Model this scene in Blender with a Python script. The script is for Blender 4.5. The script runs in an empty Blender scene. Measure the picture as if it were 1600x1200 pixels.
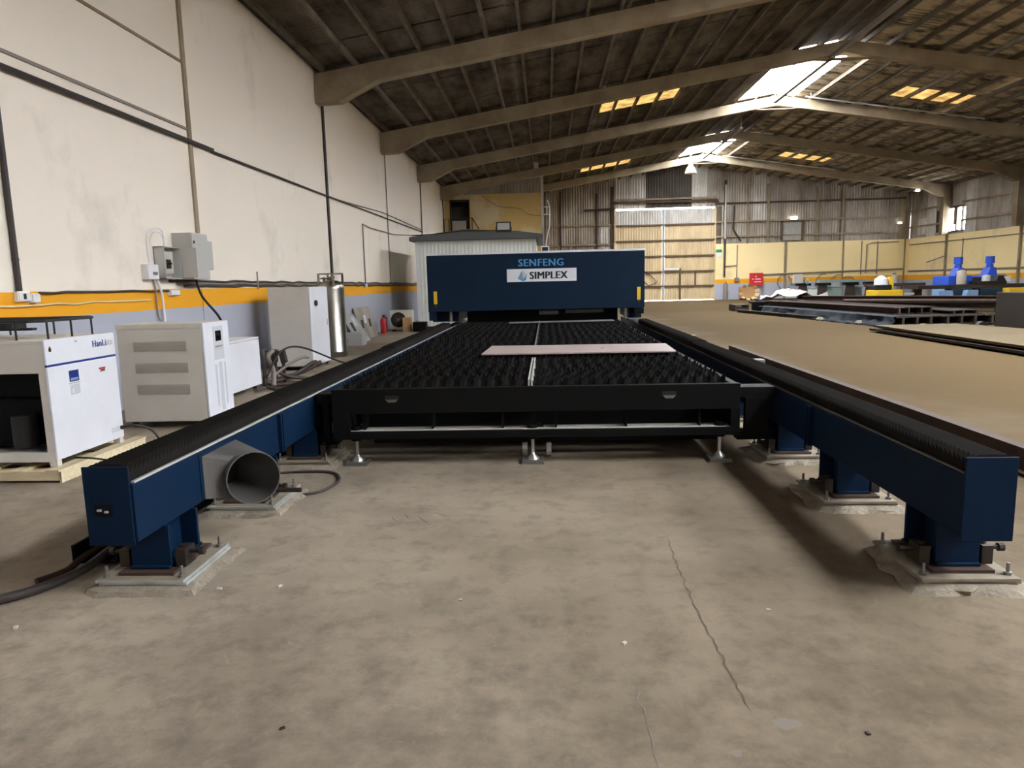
import bpy, bmesh, math, random
from mathutils import Vector, Matrix
random.seed(7)
S = bpy.context.scene
COL = S.collection
# ------------------------------------------------------------------ camera
YAW, PITCH, ROLL = 0.05164704, 0.14395315, -0.02411867
cy, sy, cp, sp = math.cos(YAW), math.sin(YAW), math.cos(PITCH), math.sin(PITCH)
cr, sr = math.cos(ROLL), math.sin(ROLL)
fw = Vector((-sy*cp, cy*cp, -sp)); rt0 = Vector((cy, sy, 0)); dn0 = fw.cross(rt0)
rt = rt0*cr - dn0*sr; dn = rt0*sr + dn0*cr
cam = bpy.data.cameras.new('camera'); cam_o = bpy.data.objects.new('camera', cam); COL.objects.link(cam_o)
cam_o.matrix_world = Matrix(((rt.x, -dn.x, -fw.x, 0), (rt.y, -dn.y, -fw.y, 0), (rt.z, -dn.z, -fw.z, 1.45), (0, 0, 0, 1)))
cam.sensor_width = 36; cam.lens = 36*1095/1600; cam.clip_start = 0.05; cam.clip_end = 500
S.camera = cam_o
# ------------------------------------------------------------------ light and exposure
S.view_settings.view_transform = 'Standard'; S.view_settings.look = 'None'
S.view_settings.gamma = 1; S.view_settings.use_curve_mapping = False
S.view_settings.exposure = 1.8
S.cycles.max_bounces = 10; S.cycles.diffuse_bounces = 6; S.cycles.glossy_bounces = 4; S.cycles.transparent_max_bounces = 12
S.cycles.sample_clamp_indirect = 12
W = bpy.data.worlds.new('overcast_sky'); S.world = W; W.use_nodes = True
bgn = W.node_tree.nodes['Background']; bgn.inputs[0].default_value = (0.93, 0.96, 1.0, 1); bgn.inputs[1].default_value = 16.0

XL, XR, YF, YB = -5.25, 23.3, 46.9, -14.0
RX, RZ, RS = 9.25, 8.67, 0.155
FR = [16.8 + 6.45*k for k in range(-4, 5)]
def roofz(x): return RZ - RS*abs(x-RX)

def portal(name, loc, sx, sy_, direction):
    l = bpy.data.lights.new(name, 'AREA'); l.shape = 'RECTANGLE'; l.size = sx; l.size_y = sy_
    l.cycles.is_portal = True
    o = bpy.data.objects.new(name, l); COL.objects.link(o); o.location = loc
    o.rotation_euler = Vector(direction).to_track_quat('-Z', 'Y').to_euler()
    return o
HOLES = [(10.85, 17.2), (23.75, 30.1), (37.2, 43.0), (-2.05, 4.3)]        # ridge openings (Y ranges)
HX0, HX1 = 7.85, 10.1
for a, b in HOLES:
    portal('ridge_daylight', ((HX0+HX1)/2, (a+b)/2, RZ+0.12), HX1-HX0+.1, b-a+.1, (0, 0, -1))

ROOFLIGHT = (12.85, 15.6, -2.55, 10.35)                                  # strip of clear sheets in the right slope, up to the right of the camera
portal('roof_strip_daylight', ((ROOFLIGHT[0]+ROOFLIGHT[1])/2, (ROOFLIGHT[2]+ROOFLIGHT[3])/2, RZ-RS*4.9+.12), ROOFLIGHT[1]-ROOFLIGHT[0]+.1, ROOFLIGHT[3]-ROOFLIGHT[2]+.1, (-RS, 0, -1))
# ------------------------------------------------------------------ helpers
def lin(c):
    c /= 255.0
    return c/12.92 if c <= .04045 else ((c+.055)/1.055)**2.4
def rgb(r, g, b): return (lin(r), lin(g), lin(b), 1)
MATS = {}
def mat(name, col, rough=.6, metal=0., dirt=None, dirt_amt=.0, scale=3., bump=0., bscale=40., spec=.5, stretch=(1, 1, 1), lo=.4, hi=.7):
    if name in MATS: return MATS[name]
    m = bpy.data.materials.new(name); m.use_nodes = True; MATS[name] = m
    N, L = m.node_tree.nodes, m.node_tree.links
    b = N['Principled BSDF']
    b.inputs['Base Color'].default_value = rgb(*col); b.inputs['Roughness'].default_value = rough
    b.inputs['Metallic'].default_value = metal; b.inputs['Specular IOR Level'].default_value = spec
    if dirt or bump:
        g = N.new('ShaderNodeNewGeometry'); mp = N.new('ShaderNodeMapping'); mp.inputs['Scale'].default_value = stretch
        L.new(g.outputs['Position'], mp.inputs['Vector'])
    if dirt:
        n = N.new('ShaderNodeTexNoise'); n.inputs['Scale'].default_value = scale; n.inputs['Detail'].default_value = 7; n.inputs['Roughness'].default_value = .62
        L.new(mp.outputs[0], n.inputs['Vector'])
        mr = N.new('ShaderNodeMapRange'); mr.inputs[1].default_value = lo; mr.inputs[2].default_value = hi; mr.inputs[4].default_value = dirt_amt
        L.new(n.outputs['Fac'], mr.inputs[0])
        mx = N.new('ShaderNodeMix'); mx.data_type = 'RGBA'; mx.inputs['A'].default_value = rgb(*col); mx.inputs['B'].default_value = rgb(*dirt)
        L.new(mr.outputs[0], mx.inputs['Factor']); L.new(mx.outputs['Result'], b.inputs['Base Color'])
        m['mix'] = mx.name
    if bump:
        n2 = N.new('ShaderNodeTexNoise'); n2.inputs['Scale'].default_value = bscale; n2.inputs['Detail'].default_value = 5
        L.new(mp.outputs[0], n2.inputs['Vector'])
        bp = N.new('ShaderNodeBump'); bp.inputs['Strength'].default_value = bump; bp.inputs['Distance'].default_value = .02
        L.new(n2.outputs['Fac'], bp.inputs['Height']); L.new(bp.outputs[0], b.inputs['Normal'])
    return m

OFF = {}
class MB:
    def __init__(s): s.v = []; s.f = []
    def add(s, vs, fs):
        o = len(s.v); s.v += [Vector(v) for v in vs]; s.f += [[i+o for i in f] for f in fs]; return s
    def box(s, x0, x1, y0, y1, z0, z1):
        vs = [(x, y, z) for z in (z0, z1) for y in (y0, y1) for x in (x0, x1)]
        return s.add(vs, [[0, 2, 3, 1], [4, 5, 7, 6], [0, 1, 5, 4], [2, 6, 7, 3], [0, 4, 6, 2], [1, 3, 7, 5]])
    def obox(s, c, size, rot=(0, 0, 0)):
        from mathutils import Euler
        R = Euler(rot).to_matrix(); c = Vector(c); h = Vector(size)/2
        vs = [c + R @ Vector((x*h.x, y*h.y, z*h.z)) for z in (-1, 1) for y in (-1, 1) for x in (-1, 1)]
        return s.add(vs, [[0, 2, 3, 1], [4, 5, 7, 6], [0, 1, 5, 4], [2, 6, 7, 3], [0, 4, 6, 2], [1, 3, 7, 5]])
    def beam(s, p0, p1, w, h, up=(0, 0, 1)):
        p0, p1 = Vector(p0), Vector(p1); d = (p1-p0).normalized(); u = Vector(up)
        r = d.cross(u); r = r.normalized() if r.length > 1e-6 else Vector((1, 0, 0)); u = r.cross(d).normalized()
        vs = [p + r*a*w/2 + u*b*h/2 for p in (p0, p1) for b in (-1, 1) for a in (-1, 1)]
        return s.add(vs, [[0, 1, 3, 2], [4, 6, 7, 5], [0, 4, 5, 1], [2, 3, 7, 6], [0, 2, 6, 4], [1, 5, 7, 3]])
    def cyl(s, p0, p1, r, n=12, r1=None, caps=True):
        p0, p1 = Vector(p0), Vector(p1); d = (p1-p0).normalized(); r1 = r if r1 is None else r1
        a = d.orthogonal().normalized(); b = d.cross(a)
        vs = []
        for p, q in ((p0, r), (p1, r1)):
            vs += [p + (a*math.cos(2*math.pi*i/n) + b*math.sin(2*math.pi*i/n))*q for i in range(n)]
        fs = [[i, (i+1) % n, n+(i+1) % n, n+i] for i in range(n)]
        if caps: fs += [list(range(n))[::-1], list(range(n, 2*n))]
        return s.add(vs, fs)
    def tube(s, pts, r, n=8):
        pts = [Vector(p) for p in pts]; prev = None; vs = []; fs = []
        for i, p in enumerate(pts):
            d = (pts[min(i+1, len(pts)-1)] - pts[max(i-1, 0)]).normalized()
            if prev is None: a = d.orthogonal().normalized()
            else:
                a = prev - d*prev.dot(d); a = a.normalized() if a.length > 1e-6 else d.orthogonal().normalized()
            prev = a; b = d.cross(a)
            vs += [p + (a*math.cos(2*math.pi*k/n) + b*math.sin(2*math.pi*k/n))*r for k in range(n)]
        for i in range(len(pts)-1):
            fs += [[i*n+k, i*n+(k+1) % n, (i+1)*n+(k+1) % n, (i+1)*n+k] for k in range(n)]
        fs += [list(range(n))[::-1], [(len(pts)-1)*n+k for k in range(n)]]
        return s.add(vs, fs)
    def stube(s, pts, r, n=8):
        P_ = [Vector(p) for p in pts]; out = []
        for i in range(len(P_)-1):
            p0, p1, p2, p3 = P_[max(i-1, 0)], P_[i], P_[i+1], P_[min(i+2, len(P_)-1)]
            for k in range(6):
                t = k/6; out.append(.5*((2*p1)+(p2-p0)*t+(2*p0-5*p1+4*p2-p3)*t*t+(3*p1-p0-3*p2+p3)*t**3))
        out.append(P_[-1])
        for v in out: v.z = max(v.z, r*.9)
        return s.tube(out, r, n)
    def prism(s, poly, axis, a, b):
        # poly: 2D points; axis 'x': (y,z), 'y': (x,z), 'z': (x,y)
        def P(u, v, t): return {'x': (t, u, v), 'y': (u, t, v), 'z': (u, v, t)}[axis]
        n = len(poly); vs = [P(u, v, a) for u, v in poly] + [P(u, v, b) for u, v in poly]
        return s.add(vs, [list(range(n)), list(range(n, 2*n))[::-1]] + [[i, n+i, n+(i+1) % n, (i+1) % n] for i in range(n)])
    def lathe(s, prof, c, n=20, axis='z'):
        c = Vector(c); vs = []; m = len(prof)
        for k in range(n):
            t = 2*math.pi*k/n
            for r, h in prof: vs.append(c + Vector((r*math.cos(t), r*math.sin(t), h)))
        fs = []
        for k in range(n):
            k2 = (k+1) % n
            for i in range(m-1): fs.append([k*m+i, k2*m+i, k2*m+i+1, k*m+i+1])
        return s.add(vs, fs)
    def build(s, name, m, parent=None, smooth=False, bevel=0., recalc=True):
        if parent is None:
            xs = [v.x for v in s.v]; ys = [v.y for v in s.v]; zs = [v.z for v in s.v]
            off = Vector(((min(xs)+max(xs))/2, (min(ys)+max(ys))/2, min(zs)))
        else: off = OFF[parent.name]
        me = bpy.data.meshes.new(name); me.from_pydata([v-off for v in s.v], [], s.f)
        if recalc:
            bm = bmesh.new(); bm.from_mesh(me); bmesh.ops.recalc_face_normals(bm, faces=bm.faces[:]); bm.to_mesh(me); bm.free()
        me.materials.append(m)
        if smooth:
            for p in me.polygons: p.use_smooth = True
            me.set_sharp_from_angle(angle=.7)
        o = bpy.data.objects.new(name, me); COL.objects.link(o)
        if parent is None: o.location = off
        else: o.parent = parent
        OFF[o.name] = off
        if bevel:
            b = o.modifiers.new('edge', 'BEVEL'); b.width = bevel; b.segments = 2; b.limit_method = 'ANGLE'
        return o
def tag(o, label=None, cat=None, group=None, kind=None):
    if label: o['label'] = label
    if cat: o['category'] = cat
    if group: o['group'] = group
    if kind: o['kind'] = kind
    return o
def thing(name, loc, label=None, cat=None, group=None, kind=None):
    o = bpy.data.objects.new(name, None); COL.objects.link(o); o.location = loc; o.empty_display_size = .1
    OFF[o.name] = Vector(loc)
    return tag(o, label, cat, group, kind)
def share(src, name, parent, loc=(0, 0, 0), rotz=0):
    c = src.copy(); c.name = name; COL.objects.link(c); c.parent = parent; c.location = loc; c.rotation_euler = (0, 0, rotz)
    return c
def text(name, body, size, m, parent, loc, rot, depth=.002, bold=0., align='LEFT', spacing=1.0, sx=1.0, heavy=0.):
    cu = bpy.data.curves.new(name, 'FONT'); cu.body = body; cu.size = size; cu.extrude = depth; cu.offset = bold
    cu.align_x = align; cu.space_character = spacing; cu.resolution_u = 3
    t = bpy.data.objects.new('tmp_text', cu); COL.objects.link(t)
    me = bpy.data.meshes.new_from_object(t.evaluated_get(bpy.context.evaluated_depsgraph_get()))
    bpy.data.objects.remove(t)
    if heavy:
        bm = bmesh.new()
        for k in (-1, 0, 1):
            b2 = bmesh.new(); b2.from_mesh(me); bmesh.ops.translate(b2, verts=b2.verts[:], vec=(k*heavy, 0, k*.0007)); tmp = bpy.data.meshes.new('t'); b2.to_mesh(tmp); bm.from_mesh(tmp); b2.free(); bpy.data.meshes.remove(tmp)
        bm.to_mesh(me); bm.free()
    for v in me.vertices: v.co.x *= sx
    me.materials.clear(); me.materials.append(m); me.name = name
    o = bpy.data.objects.new(name, me); COL.objects.link(o); o.parent = parent
    o.location = Vector(loc) - OFF[parent.name]; o.rotation_euler = rot
    OFF[o.name] = Vector(loc)
    return o
FACE_CAM = (math.pi/2, 0, 0)                 # reads from -Y
FACE_RIGHT = (math.pi/2, 0, math.pi/2)       # reads from +X

# ------------------------------------------------------------------ materials
def floor_mat():
    m = mat('dusty_concrete', (164, 151, 134), .9, 0, (124, 114, 102), .85, 1.3, .08, 90, .25, lo=.42, hi=.72)
    m.node_tree.nodes['Principled BSDF'].inputs['Specular IOR Level'].default_value = .08
    N, L = m.node_tree.nodes, m.node_tree.links; b = N['Principled BSDF']; mx = N[m['mix']]
    g = N.new('ShaderNodeNewGeometry'); sx = N.new('ShaderNodeSeparateXYZ'); L.new(g.outputs['Position'], sx.inputs[0])
    # ochre dust tint with painted light tone: warmer and dimmer towards the right
    n = N.new('ShaderNodeTexNoise'); n.inputs['Scale'].default_value = .5; n.inputs['Detail'].default_value = 4
    L.new(g.outputs['Position'], n.inputs['Vector'])
    ad = N.new('ShaderNodeMath'); ad.operation = 'MULTIPLY_ADD'; ad.inputs[1].default_value = 4.0; L.new(n.outputs['Fac'], ad.inputs[0]); L.new(sx.outputs['X'], ad.inputs[2])
    mr = N.new('ShaderNodeMapRange'); mr.inputs[1].default_value = -.5; mr.inputs[2].default_value = 6.5; mr.inputs[4].default_value = .97; L.new(ad.outputs[0], mr.inputs[0])
    m2 = N.new('ShaderNodeMix'); m2.data_type = 'RGBA'; m2.inputs['B'].default_value = rgb(84, 68, 43)
    L.new(mr.outputs[0], m2.inputs['Factor'])
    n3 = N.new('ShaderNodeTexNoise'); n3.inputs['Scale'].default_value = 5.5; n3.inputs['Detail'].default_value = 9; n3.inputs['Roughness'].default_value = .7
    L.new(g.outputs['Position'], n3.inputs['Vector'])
    mr3 = N.new('ShaderNodeMapRange'); mr3.inputs[1].default_value = .5; mr3.inputs[2].default_value = .72; mr3.inputs[4].default_value = .62; # dark mottling grows denser towards low Y
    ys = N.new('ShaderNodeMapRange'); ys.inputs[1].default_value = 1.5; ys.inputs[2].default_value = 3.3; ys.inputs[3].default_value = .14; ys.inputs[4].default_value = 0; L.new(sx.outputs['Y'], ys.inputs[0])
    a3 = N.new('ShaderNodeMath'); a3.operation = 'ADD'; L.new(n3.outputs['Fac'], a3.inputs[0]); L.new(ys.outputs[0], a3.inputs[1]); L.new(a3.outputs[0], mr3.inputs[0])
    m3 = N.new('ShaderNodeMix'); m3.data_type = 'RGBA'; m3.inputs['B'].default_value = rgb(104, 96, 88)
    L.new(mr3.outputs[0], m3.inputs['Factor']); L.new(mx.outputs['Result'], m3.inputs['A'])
    n4 = N.new('ShaderNodeTexNoise'); n4.inputs['Scale'].default_value = 8; n4.inputs['Detail'].default_value = 8; n4.inputs['Roughness'].default_value = .75; n4.inputs['Distortion'].default_value = .8
    L.new(g.outputs['Position'], n4.inputs['Vector'])
    mr4 = N.new('ShaderNodeMapRange'); mr4.inputs[1].default_value = .56; mr4.inputs[2].default_value = .76; mr4.inputs[4].default_value = .5; L.new(n4.outputs['Fac'], mr4.inputs[0])
    m4 = N.new('ShaderNodeMix'); m4.data_type = 'RGBA'; m4.inputs['B'].default_value = rgb(186, 173, 154)
    L.new(mr4.outputs[0], m4.inputs['Factor']); L.new(m3.outputs['Result'], m4.inputs['A']); L.new(m4.outputs['Result'], m2.inputs['A']); L.new(m2.outputs['Result'], b.inputs['Base Color'])
    return m
def wall_mat(name, top, zlo, zhi):
    """painted plaster: cream above, yellow band, blue-grey dado below"""
    m = mat(name, top, .85, 0, (150, 145, 138), .5, .55, .12, 25, .3, (1, 1, .8), .56, .8)
    N, L = m.node_tree.nodes, m.node_tree.links; b = N['Principled BSDF']; mx = N[m['mix']]
    g = N.new('ShaderNodeNewGeometry'); sx = N.new('ShaderNodeSeparateXYZ'); L.new(g.outputs['Position'], sx.inputs[0])
    n = N.new('ShaderNodeTexNoise'); n.inputs['Scale'].default_value = 2.; L.new(g.outputs['Position'], n.inputs['Vector'])
    ad = N.new('ShaderNodeMath'); ad.operation = 'MULTIPLY_ADD'; ad.inputs[1].default_value = .03; L.new(n.outputs['Fac'], ad.inputs[0]); L.new(sx.outputs['Z'], ad.inputs[2])
    cur = mx.outputs['Result']
    for z, c in ((zhi, (238, 170, 40)), (zlo, (176, 180, 194))):
        lt = N.new('ShaderNodeMath'); lt.operation = 'LESS_THAN'; lt.inputs[1].default_value = z+.015; L.new(ad.outputs[0], lt.inputs[0])
        mm = N.new('ShaderNodeMix'); mm.data_type = 'RGBA'; mm.inputs['B'].default_value = rgb(*c)
        L.new(lt.outputs[0], mm.inputs['Factor']); L.new(cur, mm.inputs['A']); cur = mm.outputs['Result']
    L.new(cur, b.inputs['Base Color'])
    return m
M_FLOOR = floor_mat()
M_WALL = wall_mat('cream_plaster_left', (243, 234, 221), 1.20, 1.47)
M_WALLF = wall_mat('cream_plaster_far', (250, 228, 172), 1.04, 1.32)
M_CREAM = mat('yellow_cream_plaster', (214, 184, 120), .85, 0, (226, 212, 178), .9, .35, .1, 30, lo=.48, hi=.56)
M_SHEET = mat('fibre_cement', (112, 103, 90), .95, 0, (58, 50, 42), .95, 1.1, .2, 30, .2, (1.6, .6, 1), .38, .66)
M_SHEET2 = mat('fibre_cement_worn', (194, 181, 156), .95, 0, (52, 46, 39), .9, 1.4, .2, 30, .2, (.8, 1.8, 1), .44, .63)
M_PURLIN = mat('purlin_concrete', (116, 106, 92), .9, 0, (80, 70, 58), .8, 2.5, spec=.2)
M_RAFTER = mat('rafter_concrete', (160, 146, 123), .9, 0, (122, 107, 87), .8, 1.2, .1, 20, spec=.2)
M_GALV = mat('galvanised_cladding', (176, 168, 156), .55, .25, (120, 108, 94), .9, 1.3, stretch=(1, 1, .35))
M_GALVL = mat('bright_cladding', (214, 211, 204), .5, .2, (160, 153, 142), .7, 2.2, stretch=(1, 1, .35))
M_GALVD = mat('soot_cladding', (92, 86, 78), .8, .1, (70, 64, 56), .8, 1.3)
M_GATE = mat('gate_cladding', (222, 200, 160), .6, .1, (180, 158, 122), .8, 1.6, stretch=(1, 1, .3))
M_RAIL = mat('gate_rail_paint', (98, 78, 58), .6, .2)
M_DARKSTEEL = mat('dark_steel', (46, 40, 36), .55, .4, (70, 56, 44), .7, 4)
M_BROWN = mat('rusty_brown_steel', (74, 55, 45), .7, .2, (52, 38, 32), .8, 6)
M_BLUE = mat('machine_blue', (8, 32, 58), .5, 0, (7, 24, 44), .5, 5, spec=.12)
M_NAVY = mat('housing_navy', (22, 38, 58), .55, 0, (19, 33, 51), .5, 2, spec=.1)
M_BLACK = mat('black_paint', (9, 9, 9), .6, 0, (14, 14, 13), .5, 6, spec=.15)
M_SLAT = mat('burnt_slat', (20, 18, 17), .6, .0, (10, 9, 9), .8, 14, spec=.25)
M_BELLOW = mat('bellows_fabric', (27, 24, 22), .85, 0, (38, 33, 29), .6, 5, spec=.2)
M_STEEL = mat('bare_steel', (190, 190, 188), .35, .85)
M_DULLSTEEL = mat('dull_steel', (140, 138, 134), .5, .7, (110, 104, 96), .6, 8)
M_STAINLESS = mat('stainless', (150, 147, 140), .3, 1.0)
M_WHITE = mat('white_enamel', (226, 228, 236), .42, 0, (208, 208, 212), .4, 2)
M_OFFW_SHADE = mat('offwhite_shade_enamel', (212, 209, 202), .5, 0, (196, 192, 184), .5, 2)  # shade painted into white cabinet sides; plain off-white elsewhere
M_GREYP = mat('grey_paint', (186, 186, 182), .5)
M_VENT = mat('vent_grey', (186, 182, 175), .6)
M_PALE = mat('pale_print', (196, 199, 206), .5)
M_RUBBER = mat('black_rubber', (22, 21, 21), .55)
M_CABLE = mat('dark_cable', (58, 50, 48), .6)
M_GREYC = mat('grey_conduit', (136, 126, 117), .6)
M_CREAMC = mat('cream_cable', (230, 210, 165), .6)
M_WHITEC = mat('white_plastic', (230, 230, 232), .4)
M_WOOD = mat('pallet_wood', (222, 208, 174), .8, 0, (198, 178, 140), .7, 5, stretch=(1, 6, 6))
M_GROUT = mat('grout', (148, 138, 122), .95, 0, (112, 103, 90), .8, 9, .6, 40)
M_GALVP = mat('zinc_plate', (196, 200, 200), .4, .5, (160, 156, 146), .7, 8)
M_YEL = mat('yellow_paint', (226, 186, 40), .5)
M_RED = mat('red_paint', (206, 44, 48), .45)
M_PINK = mat('film_covered_sheet', (190, 172, 168), .45, .15, (168, 150, 150), .6, 4)
M_DBLUE = mat('ink_blue', (22, 44, 128), .5)
M_TXTBLUE = mat('letter_blue', (78, 150, 205), .4)
M_INK = mat('black_ink', (18, 18, 22), .5)
M_TARP = mat('blue_tarp', (30, 38, 48), .9, 0, (16, 21, 27), .8, 3)
M_WTARP = mat('white_sheeting', (190, 186, 178), .6)
M_CARD = mat('cardboard', (190, 150, 104), .85)
M_PLATE = mat('dusty_plate', (94, 80, 54), .85, .1, (80, 67, 46), .8, 1.5)
M_SKYBLUE = mat('machine_bright_blue', (38, 84, 196), .4)
M_LBLUE = mat('pale_blue_paint', (124, 158, 196), .5)
M_TEAL = mat('grey_green_plastic', (120, 136, 130), .5)
M_GREYCYL = mat('grey_cylinder_paint', (132, 130, 128), .5)
M_ROOFG = mat('cabin_roof_grey', (88, 90, 93), .7)
M_CABIN = mat('cabin_white', (226, 232, 228), .5, 0, (204, 210, 206), .5, 2)
M_GREEN = mat('sign_green', (40, 140, 90), .5)
M_GROUND = mat('yard_ground', (176, 160, 130), .95)
M_STAIN = mat('oil_stain', (124, 115, 106), .9)
M_CRACK = mat('crack_dark', (92, 80, 68), .95)
M_LAMP = mat('lamp_shade', (226, 206, 172), .4)
M_DUCT = mat('duct_grey', (96, 94, 92), .5, .2, (92, 86, 80), .6, 6)
M_STRIP = mat('ground_strip', (196, 194, 188), .45, .2)
M_DUSTPL = mat('dust_covered_zinc', (142, 132, 116), .8, .1, (116, 107, 92), .7, 9)
M_GLASSD = mat('dark_glass', (20, 20, 22), .1)
def glow(name, col, strength):
    m = bpy.data.materials.new(name); m.use_nodes = True; N, L = m.node_tree.nodes, m.node_tree.links
    N.remove(N['Principled BSDF']); e = N.new('ShaderNodeEmission'); e.inputs[0].default_value = rgb(*col); e.inputs[1].default_value = strength
    L.new(e.outputs[0], N['Material Output'].inputs[0]); return m
M_LED = glow('lit_lamp', (255, 250, 240), 4)
def pane_mat(name, col, clear):
    m = bpy.data.materials.new(name); m.use_nodes = True; N, L = m.node_tree.nodes, m.node_tree.links
    N.remove(N['Principled BSDF'])
    t = N.new('ShaderNodeBsdfTransparent'); t.inputs[0].default_value = col
    d = N.new('ShaderNodeBsdfTranslucent'); d.inputs[0].default_value = col
    x = N.new('ShaderNodeMixShader'); x.inputs[0].default_value = clear
    L.new(d.outputs[0], x.inputs[1]); L.new(t.outputs[0], x.inputs[2]); L.new(x.outputs[0], N['Material Output'].inputs[0]); return m
M_PANE = pane_mat('clear_roof_pane', (.95, .95, .95, 1), .92)
M_AMBER = bpy.data.materials.new('yellowed_fibreglass'); M_AMBER.use_nodes = True
def amber():
    N, L = M_AMBER.node_tree.nodes, M_AMBER.node_tree.links; N.remove(N['Principled BSDF'])
    t = N.new('ShaderNodeBsdfTranslucent'); n = N.new('ShaderNodeTexNoise'); n.inputs['Scale'].default_value = 2.6; n.inputs['Detail'].default_value = 6
    g = N.new('ShaderNodeNewGeometry'); L.new(g.outputs['Position'], n.inputs['Vector'])
    r = N.new('ShaderNodeMapRange'); r.inputs[1].default_value = .38; r.inputs[2].default_value = .68; L.new(n.outputs['Fac'], r.inputs[0])
    x = N.new('ShaderNodeMix'); x.data_type = 'RGBA'; x.inputs['A'].default_value = (.030, .0175, .0052, 1); x.inputs['B'].default_value = (.010, .0055, .0018, 1)
    L.new(r.outputs[0], x.inputs['Factor']); L.new(x.outputs['Result'], t.inputs[0]); L.new(t.outputs[0], N['Material Output'].inputs[0])
amber()
M_TRANSL = pane_mat('pale_fibreglass', (.35, .36, .36, 1), .02)

# ================================================================== SETTING
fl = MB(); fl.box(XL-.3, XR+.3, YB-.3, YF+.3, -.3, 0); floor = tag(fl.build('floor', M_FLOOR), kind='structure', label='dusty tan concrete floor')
g = MB(); g.box(-60, 80, -70, YB-.3, -.35, -.02); g.box(-60, 80, YF+.3, 120, -.35, -.02); tag(g.build('ground', M_GROUND), 'bare yard ground outside the hall', kind='structure')
# floor crack and stains: thin flush pieces of the floor
def ribbon(pts, w, z, seedv):
    rnd = random.Random(seedv); fine = []
    for (x0, y0), (x1, y1) in zip(pts, pts[1:]):
        n = max(2, int(math.hypot(x1-x0, y1-y0)/.03))
        for i in range(n): t = i/n; fine.append((x0+(x1-x0)*t + rnd.uniform(-.008, .008), y0+(y1-y0)*t))
    fine.append(pts[-1]); vs = []; fs = []
    for i, (x, y) in enumerate(fine):
        ww = w*rnd.uniform(.35, 1.)*min(1, i/4+.2, (len(fine)-1-i)/4+.2)
        vs += [(x-ww/2, y, z), (x+ww/2, y, z)]
        if i: fs.append([2*i-2, 2*i-1, 2*i+1, 2*i])
    mb = MB(); mb.add(vs, fs); return mb
ribbon([(.66, 3.82), (.645, 3.5), (.64, 3.1), (.645, 2.8), (.65, 2.6), (.655, 2.35), (.665, 2.2)], .009, .0012, 1).build('floor_crack', M_CRACK, floor, recalc=False)
ribbon([(.30, 2.35), (.31, 2.1), (.315, 1.9)], .008, .0012, 2).build('floor_crack', M_STAIN, floor, recalc=False)
def blob(cx, cy_, rx, ry, seedv, z=.0008):
    rnd = random.Random(seedv); vs = [(cx, cy_, z)]; n = 14
    for k in range(n):
        q = rnd.uniform(.6, 1.1); vs.append((cx+rx*q*math.cos(2*math.pi*k/n), cy_+ry*q*math.sin(2*math.pi*k/n), z))
    mb = MB(); mb.add(vs, [[0, 1+k, 1+(k+1) % n] for k in range(n)]); return mb
for i, (x, y, a, b) in enumerate([(.76, 2.15, .05, .035), (.56, 2.0, .025, .02), (-.1, 4.2, .045, .05), (.32, 3.95, .05, .02), (-.62, 4.05, .03, .02)]):
    blob(x, y, a, b, i).build('floor_stain', M_STAIN, floor, recalc=False)
# scratches in front of the table
for i, (x0, y0, x1, y1) in enumerate([(-.93, 4.28, -.88, 4.18), (-.84, 4.24, -.74, 4.08), (-.74, 4.30, -.62, 4.2), (-1.0, 4.22, -.96, 4.15), (.15, 5.1, .25, 5.14)]):
    mb = MB(); d = Vector((x1-x0, y1-y0, 0)).normalized(); n = Vector((-d.y, d.x, 0))*.004
    p, q = Vector((x0, y0, .001)), Vector((x1, y1, .001)); mb.add([p-n*.2, (p+q)/2-n, q-n*.2, q+n*.2, (p+q)/2+n, p+n*.2], [[0, 1, 2, 3, 4, 5]]); mb.build('floor_scratch', M_CRACK, floor, recalc=False)
# small pebbles and litter on the floor
rnd = random.Random(3)
for i, (x, y, s, lb) in enumerate([(-1.62, 3.17, .012, 'pale scrap on the floor just right of the near left pedestal'), (-1.33, 3.2, .011, 'small scrap on the floor, second right of the near left pedestal'), (-2.35, 2.78, .013, 'white scrap on the floor in front of the hose at the left'), (-.42, 3.05, .007, 'tiny stone in the middle of the open floor'), (.29, 2.66, .01, 'white speck on the floor left of the crack'), (1.0, 2.1, .008, 'dark bit on the floor right of the crack end'), (.95, 2.95, .008, 'tiny stone right of the middle of the crack'), (-.9, 2.1, .008, 'dark bit on the floor at the lower left')]):
    mb = MB(); mb.obox((x, y, s*.35), (s*2, s*1.2, s*.7), (0, 0, i)); tag(mb.build('pebble', M_DARKSTEEL if 'dark' in lb else M_WTARP), lb, 'debris', 'tiny scraps on the open floor')

# left wall: plaster panels between the frames
wl = thing('wall_left', (XL, 16, 0), 'cream plaster wall with yellow band and blue-grey dado', kind='structure')
WJ = [FR[0], FR[1], FR[2], FR[3]+.2, FR[4]+.35, FR[5]+.4, FR[6]+.5, FR[7]+.6, FR[8]]
edges = [YB] + WJ + [YF]
for a, b in zip(edges, edges[1:]):
    mb = MB(); mb.box(XL-.25, XL, a+.012, b-.012, 0, 6.40); mb.build('wall_panel', M_WALL, wl)
mb = MB(); mb.box(XL-.3, XL-.25, YB, YF, 0, 6.45); mb.build('wall_backing', M_GALVD, wl)
# eave gap closed by dark fascia set back
mb = MB(); mb.box(XL-.3, XL-.16, YB, YF, 6.40, 6.75); mb.build('eave_board', M_DARKSTEEL, wl)
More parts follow.
